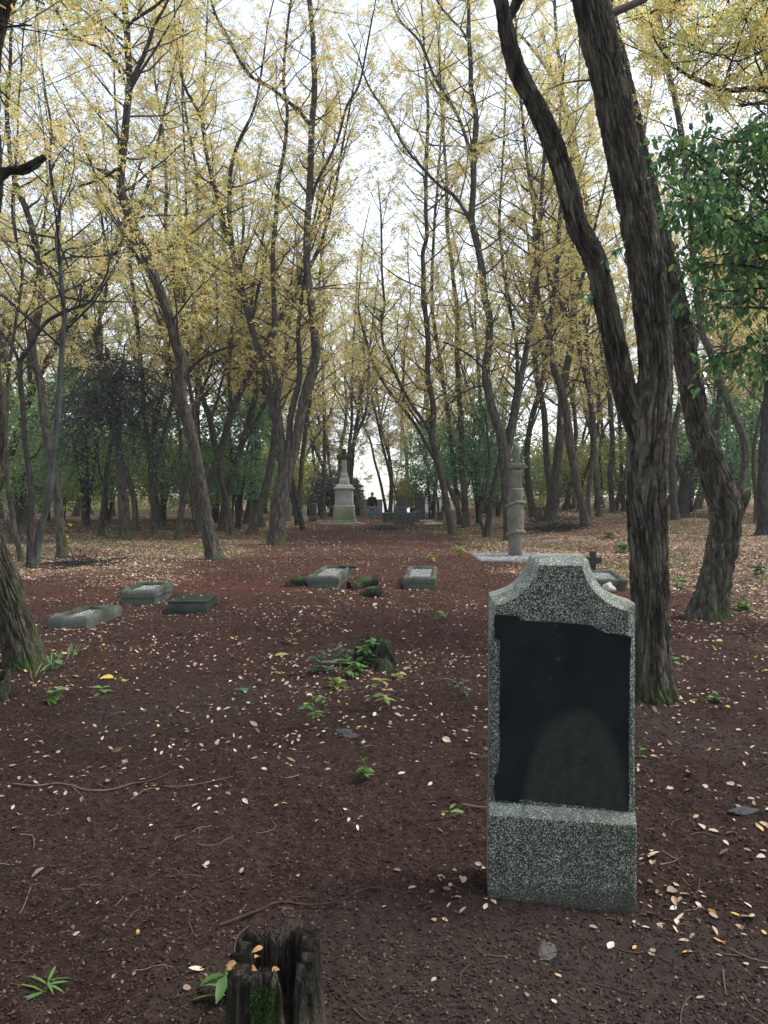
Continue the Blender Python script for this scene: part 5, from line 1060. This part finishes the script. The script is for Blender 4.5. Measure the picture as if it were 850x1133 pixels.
def front_stump():
    d = 2.17; x = at(302, 0, d)[0]; root = thing('tree_stump', 'hollow rotten stump with bright moss in the foreground', 'stump', (x, d, 0))
    def hf(th):
        a = (th + np.pi / 2 + np.pi) % (2 * np.pi) - np.pi                     # 0 faces the camera
        h = .285 + .02 * np.sin(3 * th) + .018 * vnoise(np.stack([np.cos(th) * 9, np.sin(th) * 9, th * 0 + 2], -1)) + .014 * vnoise(np.stack([np.cos(th) * 26, np.sin(th) * 26, th * 0 + 5], -1))
        h = h - .27 * np.exp(-((a - .50) / .17) ** 2) + .015 * np.exp(-((a - 1.9) / .9) ** 2) - .035 * np.exp(-((a + 1.2) / .6) ** 2)
        return h
    a, Vo = stump_mesh(.118, .075, hf, 3.3, (300, 50), .010); a.build('shell', MAT['rot'], root)
    n = 300; f = int(n * .75); j0 = f - 24; moss_fuzz(Vo, j0, j0 + 40, 8, 49, 14000, .008, 2).build('moss', MAT['moss_blades'], root, smooth=False)
    b = Acc(); th = np.linspace(0, 2 * np.pi, 24, endpoint=False); b.add(np.vstack([np.stack([.09 * np.cos(th), .09 * np.sin(th), .12 + .02 * np.sin(th * 5)], -1), [[0, 0, .13]]]), np.stack([np.arange(24), (np.arange(24) + 1) % 24, np.full(24, 24)], -1)); b.build('hollow_floor', MAT['rot'], root)
    # leaves lying on the rim
    rng = np.random.default_rng(8); spots = [(258, 1076, .055), (268, 1080, .05), (276, 1072, .05), (262, 1066, .045), (282, 1060, .04), (272, 1062, .04), (291, 1048, .04), (301, 1075, .045), (270, 1070, .05)]
    for i, (px, py, L) in enumerate(spots):
        p = at(px, py, d - .02 + .02 * (i % 3)); az = rng.uniform(0, 6.28); ax = np.array([[math.cos(az), math.sin(az), rng.uniform(-.2, .3)]]); c = Acc()
        c.add(*ovals(np.zeros((1, 3)), nrm(ax), np.array([[rng.normal(0, .3), -.5, 1.]]), L * .8, L * .42, .25, .35)); o = c.build('fallen_leaf', MAT['orange_leaf'], None, False); o.location = p
        tag(o, 'orange-brown leaf lying on the rim of the hollow foreground stump', 'leaf', 'orange leaves on the foreground stump')
front_stump()
def mid_stump():
    x, y = G(414, 737); z = float(hs(x, y)); root = thing('tree_stump', 'low broken dark stump with a mossy slab side in the middle of the clearing', 'stump', (x, y, z))
    hf = lambda th: .15 + .08 * np.cos(th - 1.9) + .05 * vnoise(np.stack([np.cos(th) * 2.5, np.sin(th) * 2.5, th * 0 + 8], -1)) + .06 * vnoise(np.stack([np.cos(th) * 7, np.sin(th) * 7, th * 0 + 1], -1)) + .03 * vnoise(np.stack([np.cos(th) * 22, np.sin(th) * 22, th * 0 + 3], -1))
    a, Vo = stump_mesh(.155, .10, hf, 5.5, (200, 34), .014); a.build('shell', MAT['mossy_wood'], root)
    V = np.array([[-.02, -.19, -.1], [.30, -.13, -.1], [.26, .10, -.1], [.06, .02, -.1], [.02, -.13, .19], [.10, -.10, .23], [.13, .04, .18], [.05, .02, .22]])
    bm = bmesh.new(); v = [bm.verts.new(p) for p in V]
    for f in ((3,2,1,0), (4,5,6,7), (0,1,5,4), (1,2,6,5), (2,3,7,6), (3,0,4,7)): bm.faces.new([v[i] for i in f])
    bmesh.ops.subdivide_edges(bm, edges=bm.edges[:], cuts=14, use_grid_fill=True); bm.normal_update(); co = np.array([q.co[:] for q in bm.verts]); no = np.array([q.normal[:] for q in bm.verts]); d = .028 * fbm(co * 9 + 4, 3) + .008 * vnoise(co * 60)
    for q, n_, k in zip(bm.verts, no, d): q.co += Vector(n_ * k)
    bm_obj('mossy_slab', bm, 'moss_wood', root, True)
    b = Acc(); th = np.linspace(0, 2 * np.pi, 20, endpoint=False); b.add(np.vstack([np.stack([.13 * np.cos(th), .13 * np.sin(th), .10 + 0 * th], -1), [[0, 0, .12]]]), np.stack([np.arange(20), (np.arange(20) + 1) % 20, np.full(20, 20)], -1)); b.build('hollow_floor', MAT['rot'], root)
    c = rough_box(-.08, .08, -.06, .06, -.05, .10, .02, .035, 6, .02, .03); o = bm_obj('broken_shard', c, 'mossy_wood', root, True); o.location = (.08, -.27, 0); o.rotation_euler = (R(-14), R(10), .4)
MAT['moss_wood'] = m_stone('dark_moss', (.005, .010, .003), (.016, .032, .007), (.012, .010, .008), .6, 14)
mid_stump()
x, y = G(-2, 772); root = thing('tree_stump', 'small dark rotten stump at the left picture edge under green leaves', 'stump', (x, y, 0))
a, Vo = stump_mesh(.075, .045, lambda th: .17 + .04 * np.sin(2 * th), 9.1, (60, 14), .012); a.build('shell', MAT['rot'], root)
def log(label, px, py, L, r, rz, seed, tilt=.1, mat='rot', mossy=True):
    x, y = G(px, py); root = thing('mossy_log', label, 'log', (x, y, float(hs(x, y)) + r * .5), rz, 'mossy log pieces by the grave surround')
    t = np.linspace(-.5, .5, 14)[:, None]; P = np.hstack([t * L, .05 * vnoise(np.hstack([t * 4, t * 0 + seed, t * 0]))[:, None], t * tilt]); a = Acc()
    V, Fs = tube(P, r * np.linspace(1, .7, 14), 18, bark_disp(.02, 3, seed, .2)); a.add(V, Fs); a.build('wood', MAT[mat], root)
    if mossy:
        P2 = P[3:11] + np.array([0, -.01, r * .35]); b = Acc(); b.add(*tube(P2, r * .85 * np.sin(np.linspace(.3, 2.84, 8)), 14, bark_disp(.02, 6, seed + 3, 0))); b.build('moss', MAT['moss'], root)
log('mossy log piece lying right of the grave surround at lane centre left', 402, 650, .55, .11, .5, 1.5)
log('short rotten log piece nearest below the lane grave surround', 412, 661, .42, .09, -.9, 2.5)
log('dark mossy lump touching the left end of the lane grave surround', 330, 649, .4, .11, .1, 3.5)

# ------------------------------------------------------------------ seedlings, twigs, tufts
PG = 'seedlings and young plants on the bare soil'
def plant(label, px, py, h, nl, L, asp, mat, seed, kind='broad', spread=.9, name='seedling', group=PG, Y=None):
    rng = np.random.default_rng(seed); x, y = G(px, py) if Y is None else (at(px, py, Y)[0], Y); z = float(hfull(x, y)); root = thing(name, label, 'plant', (x, y, z), 0, group)
    st, lf = Acc(), Acc(); LP, LD = [], []
    ns = 1 if kind != 'bush' else 4
    for s in range(ns):
        az = rng.uniform(0, 6.28); e = np.array([math.cos(az) * h * spread * .4, math.sin(az) * h * spread * .4, h]) * rng.uniform(.7, 1.05)
        Q = catmull(np.array([[0, 0, -.03], e * .5 + rng.normal(0, h * .06, 3), e]), h / 8); st.add(*tube(Q, np.linspace(.0035, .0018, len(Q)), 5))
        if kind == 'pinnate':
            for q in range(3):
                j = rng.integers(len(Q) // 2, len(Q)); a2 = az + rng.uniform(-1.2, 1.2); d = nrm(np.array([math.cos(a2), math.sin(a2), .25])); r = h * .8; k = max(5, nl // 3)
                Pp = np.array([Q[j], Q[j] + d * r * .5 + np.array([0, 0, .02]), Q[j] + d * r - np.array([0, 0, .03])]); st.add(*tube(catmull(Pp, r / 6), np.full(len(catmull(Pp, r / 6)), .0013), 4))
                for i in range(k):
                    t = .2 + .8 * (i // 2 + 1) / (k // 2 + 1); sg = 1 if i % 2 else -1; LP.append(Pp[0] * (1 - t) + Pp[2] * t + np.array([0, 0, .02 * (1 - t)])); LD.append(nrm(d * .4 + sg * np.array([-d[1], d[0], 0]) + rng.normal(0, .1, 3)))
        else:
            for i in range(nl // ns):
                t = rng.uniform(.35, 1); j = int(t * (len(Q) - 1)); a2 = i * 2.4 + rng.uniform(0, .8); LP.append(Q[j]); LD.append(nrm(np.array([math.cos(a2), math.sin(a2), rng.uniform(-.1, .45)])))
    LP = np.array(LP); LD = np.array(LD); n = len(LP); l = L * 1.2 * rng.uniform(.65, 1.15, n); lf.add(*ovals(LP, LD, nrm(rng.normal(0, .25, (n, 3)) + np.array([0, 0, 1.])), l, l * asp, .12, .3))
    st.build('stem', MAT['leaf_bright'] if kind != 'bush' else MAT['twig'], root); lf.build('leaves', MAT[mat], root, smooth=True)
for i, pdef in enumerate([
    ('long-leaved green seedling beside the hollow foreground stump', 246, 1117, .13, 8, .10, .36, 'leaf_bright', 'broad'),
    ('bright green bushy seedling in front of the mossy leaning trunk', 58, 777, .13, 16, .07, .6, 'leaf_bright', 'bush'),
    ('bluish-green ground plant at the foot of the mossy leaning trunk', 20, 738, .14, 30, .06, .55, 'leaf_blue', 'bush'),
    ('dull green sprig right of the mossy leaning trunk foot', 58, 742, .12, 12, .06, .5, 'leaf_blue', 'broad'),
    ('flat green seedling right of the bright bushy one', 112, 771, .06, 8, .08, .4, 'leaf_green', 'broad'),
    ('leafy bluish plant left of the middle stump', 357, 746, .22, 22, .09, .5, 'leaf_blue', 'bush'),
    ('bright seedling with feathery leaf below the middle stump', 345, 800, .22, 21, .05, .45, 'leaf_bright', 'pinnate'),
    ('green plant sprouting against the front of the middle stump', 412, 738, .25, 14, .10, .5, 'leaf_blue', 'broad'),
    ('yellow-green upright seedling below the mossy slab', 433, 785, .25, 16, .07, .45, 'leaf_lime', 'broad'),
    ('two-tiered green seedling in the near soil right of the flat stone', 402, 860, .18, 14, .055, .42, 'leaf_bright', 'broad'),
    ('dense bluish clump at the left foot of the middle stump', 384, 736, .22, 34, .075, .5, 'leaf_blue', 'bush'),
    ('low trailing green leaves between the clump and the middle stump', 396, 748, .10, 22, .07, .5, 'leaf_bright', 'bush'),
    ('pale green creeping leaves under the mossy slab', 440, 752, .09, 18, .06, .5, 'leaf_lime', 'bush'),
    ('creeper with bright leaves lying over the top of the middle stump', 404, 741, .30, 26, .07, .5, 'leaf_bright', 'bush'),
    ('tan-green sprawling leaves left below the middle stump', 372, 760, .10, 30, .07, .5, 'leaf_lime', 'bush'),
    ('lone light green seedling in the open lane right of the middle stump', 487, 690, .2, 15, .09, .4, 'leaf_bright', 'bush'),
    ('pale grey-green seedling left of the gravestone', 518, 772, .13, 9, .06, .4, 'leaf_blue', 'broad'),
    ('faint green sprout in the lane left of the middle stump', 322, 714, .08, 10, .07, .5, 'leaf_lime', 'bush'),
    ('pair of bluish leaves flat on the soil at centre left', 268, 766, .03, 5, .09, .5, 'leaf_blue', 'broad'),
    ('light green sprout beside the yellow seedling', 372, 752, .16, 10, .08, .4, 'leaf_bright', 'pinnate'),
    ('small green tuft right of the forked tree foot', 789, 778, .09, 16, .07, .4, 'leaf_bright', 'bush'),
    ('leafy clump against the foot of the big forked tree', 745, 737, .16, 14, .06, .5, 'leaf_green', 'bush'),
    ('broad green ground plant right of the leaning tree foot', 822, 676, .2, 40, .10, .55, 'leaf_bright', 'bush'),
    ('low green plant right edge behind the leaning tree', 838, 640, .3, 50, .12, .5, 'leaf_blue', 'bush'),
    ('green weed patch left of the leaning tree foot', 752, 652, .22, 34, .10, .5, 'leaf_bright', 'bush'),
    ('small pale green weed tuft on the lane behind the green-stained grave', 478, 623, .22, 46, .10, .4, 'leaf_lime', 'bush'),
    ('light green weeds at the lane edge left of the pillar', 507, 615, .3, 50, .12, .4, 'leaf_lime', 'bush'),
    ('tiny sprig leaning on the right edge of the gravestone', 706, 838, .1, 4, .05, .5, 'leaf_bright', 'broad'),
    ('yellow leaf sprig sprouting at the foot of the mossy-footed tree', 68, 608, .9, 30, .14, .4, 'yellow_leaf', 'bush'),
    ('green weeds at the foot of the many-stemmed tree', 298, 603, .5, 50, .16, .4, 'leaf_bright', 'bush'),
    ('green weeds in leaf litter right of the brush heap', 675, 596, .35, 60, .18, .4, 'leaf_lime', 'bush'),
    ('short green weeds on the leaf litter behind the gravestone', 690, 611, .3, 60, .16, .4, 'leaf_bright', 'bush'),
    ('thin grassy sprig lying left of the foreground stump', 48, 1102, .05, 9, .08, .12, 'leaf_bright', 'broad'),
    ('green blade sprig left of the gravestone foot', 498, 900, .03, 6, .09, .2, 'leaf_green', 'broad')]):
    lab, px, py, h, nl, L, asp, mat, kind = pdef; plant(lab, px, py, h, nl, L, asp, mat, 600 + i, kind)
def tuft(label, px, py, h, w_, n, mat, seed):
    rng = np.random.default_rng(seed); x, y = G(px, py); root = thing('grass_tuft', label, 'grass tuft', (x, y, float(hs(x, y))))
    p = np.stack([rng.normal(0, w_ * .35, n), rng.normal(0, .3, n), np.zeros(n) - .02], -1); d = nrm(np.stack([rng.normal(0, .35, n), rng.normal(0, .35, n), np.ones(n)], -1)); l = rng.uniform(.5, 1.1, n) * h
    a = Acc(); a.add(*ovals(p, d, nrm(np.stack([rng.normal(0, 1, n), rng.normal(0, 1, n), np.full(n, .2)], -1)), l, l * .09, .1, .35)); a.build('blades', MAT[mat], root)
tuft('tall dark green grass tuft below the walking person', 426, 587, .34, 1.1, 420, 'leaf_drab', 701)
tuft('dry grass tuft beside the mossy leaning trunk', 60, 735, .15, .22, 60, 'leaf_green', 702)
def twig(label, pts, r, mat, seed, forks=()):
    rng = np.random.default_rng(seed); Q = [];
    for px, py in pts: x, y = G(px, py); Q.append([x, y, float(hfull(x, y)) + r * .7 + .004 + rng.uniform(0, .006)])
    Q = catmull(np.array(Q), .03); a = Acc(); a.add(*tube(Q, r * np.linspace(1, .4, len(Q)), 7, bark_disp(r * .15, 3, seed, 0)))
    for f in forks:
        T = []
        for px, py in f: x, y = G(px, py); T.append([x, y, float(hfull(x, y)) + r * .6 + .004])
        T = catmull(np.array(T), .03); a.add(*tube(T, r * .6 * np.linspace(1, .4, len(T)), 6))
    o = a.build('fallen_twig', MAT[mat], None); tag(o, label, 'twig', 'twigs lying on the soil')
MAT['root_red'] = m_flat('reddish_root', (.04, .023, .017), .85, .2, .4, 20); MAT['root_tan'] = m_flat('tan_root', (.12, .075, .05), .85, .2, .3, 20)
twig('thin tan root crossing the soil at the left, forked at its end', [(14, 867), (40, 873), (62, 866), (80, 873), (97, 877), (125, 876), (155, 868), (190, 874), (225, 872), (258, 866)], .006, 'root_tan', 1, [[(80, 872), (92, 885), (98, 902)]])
twig('dark stick lying beside the tan root', [(152, 872), (172, 867), (192, 859)], .007, 'twig', 2)
twig('long dark root curving behind the foreground stump', [(242, 1036), (285, 1022), (310, 1012), (345, 1006), (375, 1005), (410, 999), (440, 995), (470, 992)], .0058, 'root_red', 3, [[(310, 1012), (330, 1003), (360, 999)]])
twig('short pale twig left of the gravestone', [(512, 899), (528, 901), (542, 900)], .008, 'root_tan', 4)
twig('thin straw twig on the soil at the right bottom', [(808, 1055), (830, 1063), (850, 1069)], .004, 'root_tan', 5)
twig('small bent twig at the far left of the near soil', [(22, 926), (36, 927), (38, 942)], .004, 'root_tan', 6)
twig('thin vertical straw right of the gravestone foot', [(800, 1080), (801, 1092), (804, 1106)], .003, 'root_tan', 7)
twig('fallen stick on the leaf litter right of the big forked tree', [(820, 700), (836, 708), (852, 716)], .012, 'twig', 8)
twig('broken stick right of the gravestone base', [(730, 962), (745, 955), (756, 951)], .004, 'root_tan', 9)
def single(label, px, py, L, mat, seed, asp=.55):
    rng = np.random.default_rng(seed); x, y = G(px, py); az = rng.uniform(0, 6.28); c = Acc(); c.add(*ovals(np.array([[0, 0, .004]]), nrm(np.array([[math.cos(az), math.sin(az), .15]])), np.array([[.1, -.35, 1.]]), L, L * asp, .2, .2)); o = c.build('fallen_leaf', MAT[mat]); o.location = (x, y, float(hfull(x, y)) + .008); tag(o, label, 'leaf')
single('yellow leaf near the bright bushy seedling at left', 126, 752, .12, 'yellow_leaf', 1); single('light green leaf touching the yellow one', 137, 754, .12, 'leaf_lime', 2)
single('yellow curled leaf in the lane left of the middle stump', 304, 730, .16, 'leaf_lime', 3, .3); single('round yellow leaf in the litter right of the forked tree', 792, 713, .08, 'yellow_leaf', 4, .8); single('orange leaf at the foot of the big forked tree', 741, 772, .09, 'orange_leaf', 5, .7)
single('pale leaf lying by the right picture edge', 847, 945, .045, 'fallen', 6)
